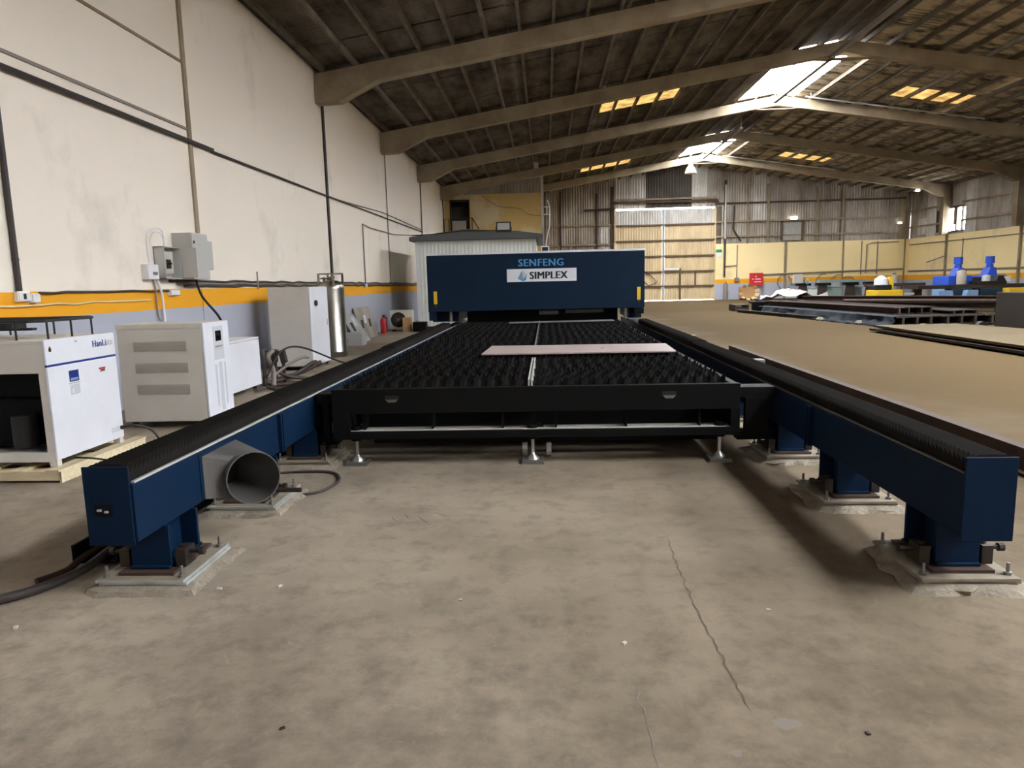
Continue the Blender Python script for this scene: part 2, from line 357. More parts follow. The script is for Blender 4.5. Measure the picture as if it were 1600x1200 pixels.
# pilaster strips
for y, w, m, d in ((FR[3]+.2, .09, M_RAFTER, .03), (FR[4]+.35, .13, M_DARKSTEEL, .035), (FR[5]+.4, .05, M_GREYC, .03), (FR[6]+.5, .12, M_DARKSTEEL, .03), (FR[7]+.6, .12, M_DARKSTEEL, .03)):
    mb = MB(); mb.box(XL, XL+d, y-w/2, y+w/2, .0 if m is M_DARKSTEEL else (2.3 if y < 12 else 1.5), 6.0); mb.build('pilaster_strip', m, wl)
# plaster ledges
for z, y0, y1 in ((3.80, 3, 10.5), (4.74, 3, 10.5)):
    mb = MB(); mb.box(XL, XL+.02, y0, y1, z-.02, z+.015); mb.build('plaster_ledge', M_GREYC if z < 4 else M_RAFTER, wl)
# far wall masonry
wf = MB(); wf.box(10.98, XR+.3, YF, YF+.25, 0, 3.6); wall_far = tag(wf.build('wall_far', M_WALLF), 'cream far wall with yellow band and metal cladding above', kind='structure')
wf2 = MB(); wf2.box(XL-.3, 4.5, YF, YF+.25, 0, 1.1); wf2.build('low_plinth', M_WALLF, wall_far)
def cladding(parent, x, y0, z0, z1a, z1b, w, axis, m, name='corrugated_sheet', pitch=.18, amp=.018, sgn=-1):
    """one corrugated wall sheet, ribs vertical; axis 'x' runs along X on a Y plane, 'y' runs along Y on an X plane"""
    n = max(4, int(round(w/pitch))*4); vs = []; fs = []
    for i in range(n+1):
        t = i/n; u = x + w*t; off = amp*(1 if (i % 4) in (1, 2) else -1)*sgn
        zt = z1a + (z1b-z1a)*t
        for z in (z0, zt): vs.append((u, y0+off, z) if axis == 'x' else (y0+off, u, z))
        if i: fs.append([2*i-2, 2*i, 2*i+1, 2*i-1])
    mb = MB(); mb.add(vs, fs); return mb.build(name, m, parent, recalc=False)
rnd = random.Random(11)
x = XL; i = 0
tones = {}
while x < XR-.05:
    w = min(.98, XR-x); gate = (x+w/2 > 4.5 and x+w/2 < 10.98)
    lo = 5.98 if gate else (3.6 if x > 10.8 else 1.1)
    za, zb = roofz(x)+.06, roofz(x+w)+.06
    cx_ = x+w/2
    m = M_GALV
    if 4.6 < cx_ < 6.2 or 9.7 < cx_ < 10.5: m = M_GALVL
    if 6.2 < cx_ < 9.6: m = M_GALVD
    if 13.6 < cx_ < 14.6: m = M_GALVL
    mid = 5.05 if not gate else 7.0
    if lo < mid-.3:
        m1 = M_GALVL if (abs(cx_-3.9) < .6 and not gate) or (abs(cx_-1.2) < .9 and False) else M_GALV
        cladding(wall_far, x, YF+.06, lo, mid+.08, mid+.08, w+.06, 'x', m1 if not gate else m)
        cladding(wall_far, x, YF+.035, mid, za, zb, w+.06, 'x', m)
    else: cladding(wall_far, x, YF+.05, lo, za, zb, w+.06, 'x', m)
    x += w; i += 1
mb = MB(); mb.box(XL-.3, 4.5, YF+.12, YF+.2, .9, 6.4); mb.box(10.98, XR+.3, YF+.12, YF+.2, 3.5, 6.4)
mb.prism([(XL-.3, 6.38), (4.5, 6.38), (4.5, 6.02), (10.98, 6.02), (10.98, 6.38), (XR+.3, 6.38), (XR+.3, roofz(XR+.3)+.12), (RX, RZ+.12), (XL-.3, roofz(XL-.3)+.12)], 'y', YF+.12, YF+.2); mb.build('cladding_backing', M_GALVD, wall_far)
# girts and posts on the far wall
for z, x0, x1 in ((6.15, 10.98, 22.9), (5.0, 10.98, 22.9), (4.05, 10.98, 22.9), (5.0, XL, 4.5), (3.75, XL, 4.5), (2.6, XL, 4.5), (6.55, 4.4, 11)):
    mb = MB(); mb.box(x0, x1, YF-.08, YF+.02, z-.05, z+.05); mb.build('girt', M_RAFTER if z != 6.15 else M_BROWN, wall_far)
for x0, z0, z1, w in ((11.6, 1.5, 7.6, .12), (13.0, 3.6, 7.3, .08), (14.3, 3.6, 7.3, .14), (17.4, 3.6, 7.0, .12), (19.0, 3.6, 6.8, .14), (3.35, 0, 7.0, .12), (-.1, 0, 6.9, .1), (1.0, 0, 7.2, .1), (4.35, 0, 7.4, .16)):
    mb = MB(); mb.box(x0-w/2, x0+w/2, YF-.1, YF+.02, z0, min(z1, roofz(x0)-.2)); mb.build('wall_post', M_RAFTER if x0 > 12 else M_BROWN, wall_far)
# capping of cream wall, joint strips
for x0, z0, z1, w, m in ((15.5, 0, 3.6, .16, M_RAFTER), (19.15, 0, 3.6, .08, M_RAFTER), (20.3, 1.4, 3.55, .05, M_GREYC), (21.3, 1.4, 3.5, .05, M_GREYC), (22.75, 3.6, 6.3, .35, M_RAFTER), (23.0, 0, 3.6, .08, M_RAFTER)):
    mb = MB(); mb.box(x0-w/2, x0+w/2, YF-.05, YF+.01, z0, z1); mb.build('wall_strip', m, wall_far)

# right wall: cream masonry, cladding above, window opening at Y 43..41
WINY0, WINY1, WINZ0, WINZ1 = 41.3, 43.1, 3.78, 5.05
wr = MB(); wr.box(XR, XR+.25, YB, YF+.25, 0, 3.6); wall_right = tag(wr.build('wall_right', M_WALLF), 'cream right wall with yellow band and cladding above', kind='structure')
y = YB
while y < YF-.05:
    near = y < 26
    w = 5.0 if near and y+5 <= 26 else min(1.0, YF-y)
    segs = [(3.55, 6.55)]
    if y+w > WINY0 and y < WINY1: segs = [(3.55, WINZ0), (WINZ1, 6.55)]
    for z0, z1 in segs:
        cladding(wall_right, y, XR+.04, z0, z1, z1, w+.05, 'y', M_GALV if int(y) % 4 else M_GALVL, sgn=1)
    y += w
mb = MB(); mb.box(XR+.1, XR+.2, YB, WINY0-.3, 3.5, 6.5); mb.box(XR+.1, XR+.2, WINY1+.3, YF, 3.5, 6.5); mb.box(XR+.1, XR+.2, WINY0-.3, WINY1+.3, 3.5, WINZ0); mb.box(XR+.1, XR+.2, WINY0-.3, WINY1+.3, WINZ1, 6.5)
mb.build('cladding_backing', M_GALVD, wall_right)
for z in (4.3, 5.3):
    for a, b in ((26, WINY0), (WINY1, YF)):
        mb = MB(); mb.box(XR-.06, XR+.02, a, b, z-.05, z+.05); mb.build('girt', M_RAFTER, wall_right)
wn = MB()
for a, b, c, d in ((WINY0-.08, WINY1+.08, WINZ1, WINZ1+.1), (WINY0-.08, WINY1+.08, WINZ0-.08, WINZ0), (WINY0-.08, WINY0, WINZ0, WINZ1), (WINY1, WINY1+.08, WINZ0, WINZ1), (41.72, 41.84, WINZ0, WINZ1)):
    wn.box(XR-.06, XR+.06, a, b, c, d)
window_1 = tag(wn.build('window_1', M_DARKSTEEL), 'bright open window high in the right wall', kind='structure')
# a torn shutter flap at the near side of the window
mb = MB(); mb.box(XR+.05, XR+.08, 41.84, 42.25, 4.1, WINZ1); mb.build('shutter', M_DARKSTEEL, window_1)
mb = MB(); mb.box(XR-.02, XR, 45.0, 45.9, 3.75, 4.75); mb.build('pale_patch', M_GALVL, wall_right)
# rear wall with open gate behind the camera
wb = MB(); wb.prism([(XL-.3, 0), (XR+.3, 0), (XR+.3, 6.4), (RX, RZ), (XL-.3, 6.4)], 'y', YB-.25, YB)
tag(wb.build('wall_rear', M_GALVL), 'rear wall behind the camera', kind='structure')

# ------------------------------------------------------------------ roof
ceiling = thing('ceiling', (RX, 16, 6.4), 'dark fibre-cement roof on purlins and rafters', kind='structure')
def sheet_mesh(sgn, L=2.80, wd=1.33):
    n = 28; vs = []; fs = []
    for i in range(n+1):
        yv = wd*i/n; o = .022*math.sin(2*math.pi*yv/.177)
        for t in (0, L): vs.append((sgn*t, yv, RS*t*1.0 + o + (.02 if t else 0)))
        if i: fs.append([2*i-2, 2*i, 2*i+1, 2*i-1])
    return vs, fs
def sheet_obj(name, sgn, m):
    vs, fs = sheet_mesh(sgn); me = bpy.data.meshes.new(name); me.from_pydata(vs, [], fs); me.materials.append(m)
    for p in me.polygons: p.use_smooth = True
    return me
LB = [7.5-2.75*k for k in range(1, 6)]; RB = [10.1+2.75*k for k in range(1, 6)]     # lower edges of the sheet rows
protos = {}
AMBER = {(0, 1, 5, 2), (0, 1, 7, 3), (1, 1, 5, 3), (1, 1, 7, 3)}
MESH = {(s, m.name): sheet_obj('roof_sheet', 1 if s == 0 else -1, m) for s in (0, 1) for m in (M_SHEET, M_SHEET2, M_AMBER)}
bays = [(a, b) for a, b in zip([YB+.3]+FR, FR+[YF+.38])]
far_stuff = MB(); rnd = random.Random(5)
# bay index k: bay k runs FR[k-1]..FR[k]; the bay between FR[5] and FR[6] is 6
for k, (a, b) in enumerate(bays):
    n = 5 if b-a > 5 else max(2, int(round((b-a)/1.29)))
    for side in (0, 1):
        for r in range(5):
            for j in range(n):
                y0 = a + (b-a)*j/n
                amber = (side, r, k-1, j) in AMBER
                xe = LB[r] if side == 0 else RB[r]
                if side == 1 and r == 1 and -2.7 < a < 5:
                    if j == 0:
                        mb = MB(); mb.add([(ROOFLIGHT[0], a, roofz(ROOFLIGHT[0])+.05), (ROOFLIGHT[1], a, roofz(ROOFLIGHT[1])+.05), (ROOFLIGHT[1], b, roofz(ROOFLIGHT[1])+.05), (ROOFLIGHT[0], b, roofz(ROOFLIGHT[0])+.05)], [[0, 1, 2, 3]]); mb.build('skylight_pane', M_PANE, ceiling, recalc=False)
                    continue
                if a < 10.2:
                    vs, fs = sheet_mesh(1 if side == 0 else -1); far_stuff.add([(xe+v[0], y0+v[1], roofz(xe)+v[2]) for v in vs], fs); continue
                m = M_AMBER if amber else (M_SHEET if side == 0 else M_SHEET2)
                o = bpy.data.objects.new('skylight_sheet' if amber else 'roof_sheet', MESH[(side, m.name)]); COL.objects.link(o); o.parent = ceiling
                o.location = Vector((xe, y0, roofz(xe) + (0.012 if j % 2 else 0))) - OFF['ceiling']
tag(far_stuff.build('roof_sheeting', M_SHEET, ceiling, recalc=False), kind='stuff')
# ridge row: caps where closed, flashing strips and clear panes where open
closed = []; prev = YB
for a, b in sorted(HOLES): closed.append((prev, a)); prev = b
closed.append((prev, YF+.35))
for a, b in closed:
    for s, xa in ((0, 7.3), (1, 11.2)):
        mb = MB(); xs_ = [(xa, roofz(xa)+.03), (RX, RZ+.05), (RX, RZ+.09), (xa, roofz(xa)+.07)]; mb.prism(xs_, 'y', a, b); mb.build('ridge_cap', M_SHEET, ceiling)
for a, b in HOLES:
    mb = MB(); mb.prism([(7.3, roofz(7.3)+.03), (HX0, roofz(HX0)+.03), (HX0, roofz(HX0)+.07), (7.3, roofz(7.3)+.07)], 'y', a, b); mb.build('ridge_flashing', M_SHEET, ceiling)
    mb = MB(); mb.prism([(HX1, roofz(HX1)+.03), (11.2, roofz(11.2)+.03), (11.2, roofz(11.2)+.07), (HX1, roofz(HX1)+.07)], 'y', a, b); mb.build('ridge_flashing', M_SHEET2, ceiling)
    n = 5
    for j in range(n):
        y0 = a+(b-a)*j/n; y1 = a+(b-a)*(j+1)/n-.01
        for x0, x1 in ((HX0, RX), (RX, HX1)):
            mb = MB(); mb.add([(x0, y0, roofz(x0)+.08), (x1, y0, roofz(x1)+.08), (x1, y1, roofz(x1)+.08), (x0, y1, roofz(x0)+.08)], [[0, 1, 2, 3]]); mb.build('skylight_pane', M_PANE, ceiling, recalc=False)
# purlins
NP = 19
def segments(x):
    if not (HX0-.05 < x < HX1+.05): return [(YB, YF)]
    return closed
for s in (0, 1):
    for k in range(NP):
        xq = (-5.03+.755*k) if s == 0 else (23.08-.735*k)
        z1 = roofz(xq)-.02
        for ya, yb in segments(xq):
            mb = MB(); mb.box(xq-.035, xq+.035, ya, yb, z1-.13, z1); mb.build('purlin', M_PURLIN, ceiling)
for a, b in closed:
    mb = MB(); mb.box(RX-.04, RX+.04, a, b, RZ-.13, RZ-.02); mb.build('ridge_purlin', M_PURLIN, ceiling)
for a, b in HOLES:
    mb = MB(); mb.box(8.55, 8.58, a, b, roofz(8.55)-.03, roofz(8.55)+.02); mb.build('glazing_bar', M_PURLIN, ceiling)
# portal frames
for k, y in enumerate(FR):
    t = thing('portal_frame', (RX, y, 0), kind='structure'); t['label'] = 'pitched concrete roof frame, %s from the far wall' % ('first', 'second', 'third', 'fourth', 'fifth', 'sixth', 'seventh', 'eighth', 'ninth')[len(FR)-1-k]
    d = .15
    for s in (0, 1):
        xe = XL+.02 if s == 0 else XR-.02; q = 1 if s == 0 else -1
        zt = roofz(xe)-.15
        def top(x): return roofz(x)-.15
        poly = [(xe, top(xe)), (RX, top(RX)), (RX, top(RX)-.36), (xe+q*1.5, top(xe+q*1.5)-.40), (xe+q*.55, top(xe)-.62), (xe, top(xe)-.64)]
        mb = MB(); mb.prism(poly, 'y', y-d, y+d); mb.build('rafter', M_RAFTER, t)
    mb = MB(); mb.box(XR-.45, XR-.02, y-.18, y+.18, 3.6, 5.95); mb.build('column', M_RAFTER, t)
    mb = MB(); mb.box(XR-.12, XR-.005, y-.05, y+.05, 0, 3.6); mb.build('column_foot', M_RAFTER, t)
    mb = MB(); mb.prism([(RX-.9, top(RX-.9)-.36), (RX+.9, top(RX+.9)-.36), (RX+.5, top(RX)-.52), (RX-.5, top(RX)-.52)], 'y', y-d+.01, y+d-.01); mb.build('ridge_plate', M_RAFTER, t)
# tie pipes under the right-hand roof near the ridge
for yb in (FR[6]-.6, FR[8]-.6, FR[5]+.8, FR[7]+.8):
    xe = 17.0 if abs(yb-(FR[6]-.6)) < .1 else (12.0 if yb in (FR[5]+.8, FR[7]+.8) else 16.5)
    mb = MB(); mb.tube([(10.2, yb, roofz(10.2)-.2), (xe, yb, roofz(xe)-.2)], .03)
    for q in range(3): xx = 10.4+q*.5*(xe-10.2)*.6; mb.cyl((xx, yb, roofz(xx)-.2), (xx, yb, roofz(xx)-.02), .012, 6)
    tag(mb.build('tie_pipe', M_GREYP), {0: 'long thin pale pipe under the right roof slope just before the nearer lit rafter', 1: 'thin pale pipe under the right roof slope just before the farther lit rafter', 2: 'short pale pipe by the start of the nearer ridge opening', 3: 'short pale pipe by the start of the farther ridge opening'}[(FR[6]-.6, FR[8]-.6, FR[5]+.8, FR[7]+.8).index(yb)], 'pipe', 'pale tie pipes near the ridge')
for y0, y1 in ((12.0, 28.6), (33.2, 41.0)):
    mb = MB(); mb.box(8.78, 8.92, y0, y1, 8.0, 8.10)
    mb.box(8.84, 8.86, y0, y0+.03, 8.1, 8.5); mb.box(8.84, 8.86, y1-.05, y1-.02, 8.1, 8.5)
    tag(mb.build('cable_trunking', M_GREYC), 'long straight cable trunk hung under the %s ridge opening' % ('nearer' if y0 < 20 else 'farther'), 'trunking')

# ------------------------------------------------------------------ far gate (two leaves)
GX = [4.5, 7.64, 10.98]
for k in (0, 1):
    x0, x1 = GX[k]+.04, GX[k+1]-.03
    d = thing('door_%d' % (k+1), ((x0+x1)/2, YF-.05, 0), 'tall corrugated metal gate leaf %s' % ('left of the centre bar' if k == 0 else 'with the small wicket door'), kind='structure')
    rows = [.06, .95, 1.9, 2.9, 3.9, 4.9, 5.88]
    for z0, z1 in zip(rows, rows[1:]):
        n = 3
        for j in range(n):
            a = x0+(x1-x0)*j/n; b = x0+(x1-x0)*(j+1)/n
            cladding(d, a, YF+.0, z0, z1, z1, b-a, 'x', M_GALVL if z0 > 4.8 else M_GATE, 'gate_sheet', .16, .012)
    mb = MB(); mb.box(x0, x1, YF+.02, YF+.04, .06, 5.88); mb.build('gate_backing', M_GATE, d)
    for z in rows[1:-1]:
        mb = MB(); mb.box(x0, x1, YF-.10, YF-.02, z-.05, z+.05); mb.build('gate_rail', M_RAIL, d)
    for xx in (x0, x1):
        mb = MB(); mb.box(xx-.06, xx+.06, YF-.10, YF-.02, .04, 5.9); mb.build('gate_stile', M_WHITEC if abs(xx-GX[1]) < .1 else M_GATE, d)
    if k == 1:
        mb = MB(); mb.box(x0+.05, x0+1.0, YF-.16, YF-.10, 2.0, 2.12); mb.build('wicket_head', M_WHITEC, d)
        mb = MB(); mb.box(x0+1.0, x0+1.12, YF-.16, YF-.10, .05, 2.1); mb.build('wicket_post', M_RAIL, d)
        mb = MB(); mb.box(x0+2.0, x0+2.08, YF-.16, YF-.10, 1.0, 1.85); mb.build('wicket_bar', M_RAIL, d)
    else:
        mb = MB(); mb.tube([(x1-1.15, YF-.12, 1.95), (x1-.7, YF-.12, 1.6), (x1-.35, YF-.12, 1.25), (x1-.9, YF-.13, 1.0), (x1-1.2, YF-.13, 1.3)], .03); mb.build('gate_chain', M_DARKSTEEL, d)
mb = MB(); mb.box(4.4, 11.1, YF-.2, YF-.1, 6.3, 6.42); mb.tube([(2.5, YF-.15, 5.95), (4.5, YF-.15, 6.0)], .06); tag(mb.build('trim_1', M_BROWN), 'brown sliding track beam over the gate', kind='structure')

# ================================================================== CUTTING MACHINE
# side rails -------------------------------------------------------
def pedestal_things(root, side, y0, lip):
    """levelling foot under a rail: painted column, brown plate, zinc plates on grout, clamp block and bolts"""
    q = 1 if side > 0 else -1
    xi, xo = (1.82, 2.02) if side > 0 else (-1.90, -2.10)        # inner / outer face
    lo, hi = min(xi, xo), max(xi, xo)
    f = MB(); f.box(lo, hi, y0+.12, y0+.14, .075, .29); f.box(lo, hi, y0+.40, y0+.42, .075, .29); f.box((lo+hi)/2-.01, (lo+hi)/2+.01, y0+.14, y0+.40, .075, .29); f.box(lo-.0, hi+.0, y0+.10, y0+.44, .075, .09)
    f.build('pedestal', M_BLUE, root, bevel=.003)
    f = MB(); f.box(lo-.04, hi+.04, y0+.06, y0+.46, .058, .074); f.build('sole_plate', M_BROWN, root)
    f = MB(); f.box(lo-.12, hi+.12, y0, y0+.50, .046, .057); f.box(lo-.11, hi+.13, y0+.01, y0+.49, .030, .042); p = f.build('zinc_plate', M_GALVP if side < 0 and y0 < 5 else M_DUSTPL, root)
    f = MB(); f.box(lo-.115, hi+.115, y0+.005, y0+.495, .057, .0576); f.build('dust_film', M_DUSTPL, root)
    rnd = random.Random(int(y0*100)+side); f = MB()
    n = 26; ring = []
    for i in range(n):
        t = 2*math.pi*i/n; c, s_ = math.cos(t), math.sin(t)
        u = max(abs(c), abs(s_)); ring.append((c/u, s_/u))
    cx_, cyy = (lo+hi)/2, y0+.25; hw, hd = (hi-lo)/2+.11, .25
    vs = []
    for lvl, (grow, z) in enumerate(((0.07, -.005), (.035, .018), (.0, .031))):
        for (u, v) in ring:
            e = rnd.uniform(-.02, .03) if lvl < 2 else 0
            vs.append((cx_+u*(hw+grow+e), cyy+v*(hd+grow+e), z+(rnd.uniform(-.006, .008) if lvl == 1 else 0)))
    fs = [[l*n+i, l*n+(i+1) % n, (l+1)*n+(i+1) % n, (l+1)*n+i] for l in (0, 1) for i in range(n)] + [[2*n+i for i in range(n)]]
    f.add(vs, fs); f.build('grout_bed', M_GROUT, root)
    for xx, yy in ((lo-.09, y0+.05), (hi+.09, y0+.05), (lo-.09, y0+.45), (hi+.09, y0+.45)):
        f = MB(); f.cyl((xx, yy, .04), (xx, yy, .115), .008, 6); f.cyl((xx, yy, .058), (xx, yy, .072), .018, 6); f.build('anchor_bolt', M_DULLSTEEL, root)
    # clamp blocks with push bolts either side
    for xs_, dr in ((lo-.02, -1), (hi+.02, 1)):
        f = MB(); f.box(min(xs_, xs_+dr*.05), max(xs_, xs_+dr*.05), y0+.13, y0+.23, .075, .165); f.cyl((xs_+dr*.02, y0+.18, .165), (xs_+dr*.02, y0+.18, .175), .022, 8)
        f.cyl((xs_-dr*.03, y0+.18, .14), (xs_+dr*.11, y0+.18, .14), .011, 8); f.cyl((xs_+dr*.10, y0+.18, .14), (xs_+dr*.125, y0+.18, .14), .021, 8)
        f.build('clamp_block', M_DARKSTEEL, root)
def bellows_mesh(x0, x1, ya, yb, z0, z1, pitch):
    n = int((yb-ya)/pitch); vs = []; fs = []
    for i in range(n*2+1):
        y = ya+i*pitch/2; e = .0 if i % 2 else .016
        h_ = (e-.008)*2.4; sec = [(x0-e*.7, z0), (x0-e*.7, z1-.015+h_), (x0+.015, z1+h_), (x1-.015, z1+h_), (x1+e*.7, z1-.015+h_), (x1+e*.7, z0)]
        vs += [(u, y, w) for u, w in sec]
        if i: fs += [[(i-1)*6+k, (i-1)*6+k+1, i*6+k+1, i*6+k] for k in range(5)]
    fs += [[0, 1, 2, 3, 4, 5], [n*12+k for k in (5, 4, 3, 2, 1, 0)]]
    mb = MB(); mb.add(vs, fs); return mb
YE = 17.4
def side_rail(side):
    q = 1 if side > 0 else -1
    lab = ('long blue machine side rail with black bellows top at the right, casting a shadow' if side > 0 else 'long blue machine side rail at the left with a grey round duct mouth on it')
    xo, xi = (2.03, 1.81) if side > 0 else (-2.16, -1.93); lo, hi = min(xi, xo), max(xi, xo)
    r = thing('side_rail', ((lo+hi)/2, 3.05, 0), lab, 'machine rail')
    f = MB(); f.box(lo+.008, hi-.0, 3.06, YE, .285, .565); f.build('beam', M_BLUE, r, bevel=.004)
    f = MB(); f.box(lo-.005, hi-.012 if side < 0 else hi, 3.05, 3.06, .27, .652); f.build('end_plate', M_BLUE, r, bevel=.006)
    # section joint flanges
    for yj in (4.85, 11.0):
        for s_ in (-1, 1):
            f = MB(); f.box(lo-.0, hi+.025 if side < 0 else hi, yj+s_*.02-.012, yj+s_*.02+.012, .285, .56) if side < 0 else f.box(lo-.025, hi, yj+s_*.02-.012, yj+s_*.02+.012, .285, .56)
            f.build('joint_flange', M_BLUE, r)
    # ground guide strip on the ledge that faces the table
    xs0 = hi-.035 if side < 0 else lo+.005
    f = MB(); f.box(xs0+.014, xs0+.03, 3.08, YE, .565, .574); f.build('guide_strip', M_STRIP if side < 0 else M_DULLSTEEL, r)
    bx0, bx1 = (lo+.012, hi-.055) if side < 0 else (lo+.05, hi-.012)
    bellows_mesh(bx0, bx1, 3.08, 9.0, .565, .636, .036).build('bellows', M_BELLOW, r, recalc=True)
    bellows_mesh(bx0, bx1, 9.0, 14.35, .565, .648, .05).build('bellows', M_BELLOW, r, recalc=True)
    for yy in (3.14, 4.28, 5.42, 6.9, 8.4, 9.9, 11.4, 12.9): pedestal_things(r, side, yy, 0)
    if side < 0:
        f = MB()
        for (u0, u1, w0, w1) in ((-2.115, -2.04, .455, .475), (-2.115, -2.04, .415, .435), (-2.115, -2.10, .43, .46), (-2.05, -2.035, .43, .46)): f.box(u0, u1, 3.045, 3.05, w0, w1)
        f.build('cable_plug_plate', M_BLACK, r)
        f = MB(); f.box(-2.105, -2.085, 3.043, 3.05, .44, .45); f.box(-2.07, -2.05, 3.043, 3.05, .432, .442); f.build('plug_pin', M_GREYP, r)
        # square-to-round exhaust duct: rectangle on the rail face lofted to a round mouth turned to the front
        n = 32; vs = []; rect = []
        yc, zc, hw, hh = 3.92, .412, .215, .122
        C_ = Vector((-1.695, 3.83, .375)); nrm = Vector((.62, -.78, .05)).normalized(); R_ = .152
        u = Vector((0, 0, 1)).cross(nrm).normalized(); v = nrm.cross(u)
        for i in range(n):
            t = 2*math.pi*i/n; c, s_ = math.cos(t), math.sin(t); m_ = max(abs(c), abs(s_))
            rect.append(Vector((-1.928, yc + c/m_*hw, zc + s_/m_*hh)))
        circ = [C_ + u*(math.cos(2*math.pi*i/n)*R_) + v*(math.sin(2*math.pi*i/n)*R_) for i in range(n)]
        inn = [C_ + u*(math.cos(2*math.pi*i/n)*(R_-.006)) + v*(math.sin(2*math.pi*i/n)*(R_-.006)) for i in range(n)]
        rin = [Vector((p.x, yc+(p.y-yc)*.96, zc+(p.z-zc)*.96)) for p in rect]
        lip = [p - nrm*.07 for p in circ]; lipi = [p - nrm*.07 for p in inn]
        f = MB(); f.add(rect+lip+circ+inn+lipi+rin, [[k*n+i, k*n+(i+1) % n, (k+1)*n+(i+1) % n, (k+1)*n+i] for k in range(5) for i in range(n)])
        o = f.build('exhaust_duct', M_DUCT, r, recalc=False)
        for p in o.data.polygons: p.use_smooth = True
        o.data.set_sharp_from_angle(angle=.6)
        f = MB(); f.box(-1.93, -1.926, yc-hw-.03, yc+hw+.03, zc-hh, zc+hh+.02); f.build('duct_flange', M_BLUE, r)
        f = MB(); f.box(-1.9265, -1.9255, yc-hw*.95, yc+hw*.95, zc-hh*.95, zc+hh*.95); f.build('duct_dark_plate', M_RUBBER, r)  # black plate paints the unlit inside of the rail behind the duct
        f = MB(); f.cyl((-1.72, 4.2, .19), (-1.56, 4.2, .19), .016, 8); f.build('push_bolt', M_DARKSTEEL, r)
    else:
        for yy in (6.8, 9.9): 
            f = MB(); f.box(hi-.02, hi+.06, yy, yy+.14, .60, .655); f.build('limit_bracket', M_DULLSTEEL, r)
    return r
side_rail(-1); side_rail(1)

# cutting table ------------------------------------------------------
TX0, TX1, TY0, TY1 = -1.74, 1.50, 5.48, 16.0
tb = thing('cutting_table', (-.12, 5.5, 0), 'long black slatted cutting table between the two blue rails', 'table')
f = MB(); f.box(TX0, TX1, TY0, TY0+.06, .43, .63); f.build('front_panel', M_BLACK, tb, bevel=.004)
f = MB(); f.box(TX0, -1.60, TY0, TY0+.12, .22, .43); f.build('front_post', M_BLACK, tb)
f = MB(); f.box(1.43, TX1, TY0, TY0+.12, .22, .43); f.build('front_post', M_BLACK, tb)
f = MB(); f.box(-1.60, 1.43, TY0, TY0+.16, .22, .285); f.build('lower_beam', M_BLACK, tb, bevel=.003)
f = MB(); f.box(-1.60, 1.43, TY0+.015, TY0+.16, .285, .289); f.build('lit_beam_top', M_VENT, tb)  # pale strip paints the light on top of the black lower beam
for x_, w_ in ((-1.5, .02), (-.94, .015), (-.37, .015), (-.13, .03), (.06, .015), (.62, .015), (1.2, .015)):
    f = MB(); f.box(x_-w_/2, x_+w_/2, TY0+.05, TY0+.18, .285, .43)
    if w_ > .02: f.prism([(-.13, .289), (-.03, .289), (-.13, .36)], 'y', TY0+.08, TY0+.09)
    f.build('web_plate', M_BLACK, tb)
f = MB(); f.box(-1.64, 1.46, TY0+.5, TY0+.52, .2, .62); f.build('inner_wall', M_BLACK, tb)
f = MB(); f.box(-1.5, 1.42, TY0+.35, TY0+.47, .11, .19); f.build('cross_beam', M_BLACK, tb)
for s_ in (0, 1):
    xx = TX0 if s_ == 0 else TX1-.05
    f = MB(); f.box(xx, xx+.05, TY0+.06, TY1, .22, .62); f.build('side_frame', M_BLACK, tb)
for x_ in (-1.25, .95):
    f = MB(); f.box(x_-.055, x_+.055, TY0-.004, TY0+.002, .545, .575); f.build('lifting_slot', M_RUBBER, tb)
    f = MB(); f.prism([(x_-.05, .545), (x_+.05, .545), (x_+.03, .522), (x_-.03, .522)], 'y', TY0-.008, TY0); f.build('slot_tab', M_DULLSTEEL, tb)
for x_ in (-1.57, -.13, 1.36):
    f = MB(); f.cyl((x_, 5.55, .2), (x_, 5.55, .32), .045, 10); f.build('foot_boss', M_BLACK, tb)
    f = MB(); f.cyl((x_, 5.55, .05), (x_, 5.55, .22), .014, 8); f.lathe([(.05, .03), (.045, .045), (.02, .065), (.014, .08)], (x_, 5.55, 0), 12); f.build('levelling_screw', M_STEEL, tb, smooth=True)
    f = MB(); f.box(x_-.09, x_+.09, 5.47, 5.63, 0, .014); f.box(x_-.085, x_+.085, 5.475, 5.625, .018, .03); f.build('foot_pad', M_DULLSTEEL, tb)
for x_ in (-.2, -.0): 
    f = MB(); f.cyl((x_-.02, 5.75, .07), (x_+.02, 5.75, .07), .065, 14); f.build('caster_wheel', M_GREYP, tb)
    f = MB(); f.box(x_-.03, x_+.03, 5.71, 5.79, .13, .22); f.build('caster_fork', M_BLACK, tb)
# serrated slats: one tooth-edged blade mesh shared by all, two blades per row
def slat_mesh(L):
    n = int(L/.056); vs = []; fs = []
    for i in range(n*2+1):
        x_ = L*i/(2*n); zt = -.036 if i % 2 else .0
        vs += [(x_, 0, -.10), (x_, (.016 if i % 4 == 0 else -.016) if not i % 2 else 0, zt)]
        if i: fs.append([2*i-2, 2*i, 2*i+1, 2*i-1])
    me = bpy.data.meshes.new('slat'); me.from_pydata(vs, [], fs); me.materials.append(M_SLAT); return me
LS = 1.53; sm = slat_mesh(LS); y = TY0+.10; i = 0; rnd = random.Random(2)
while y < 14.4:
    for x0 in (TX0+.055, -.10):
        o = bpy.data.objects.new('slat', sm); COL.objects.link(o); o.parent = tb
        o.location = Vector((x0+rnd.uniform(-.03, .018), y, .672+rnd.uniform(-.004, .004))) - OFF[tb.name]; o.rotation_euler = (rnd.uniform(-.05, .05), 0, 0)
    y += .105; i += 1
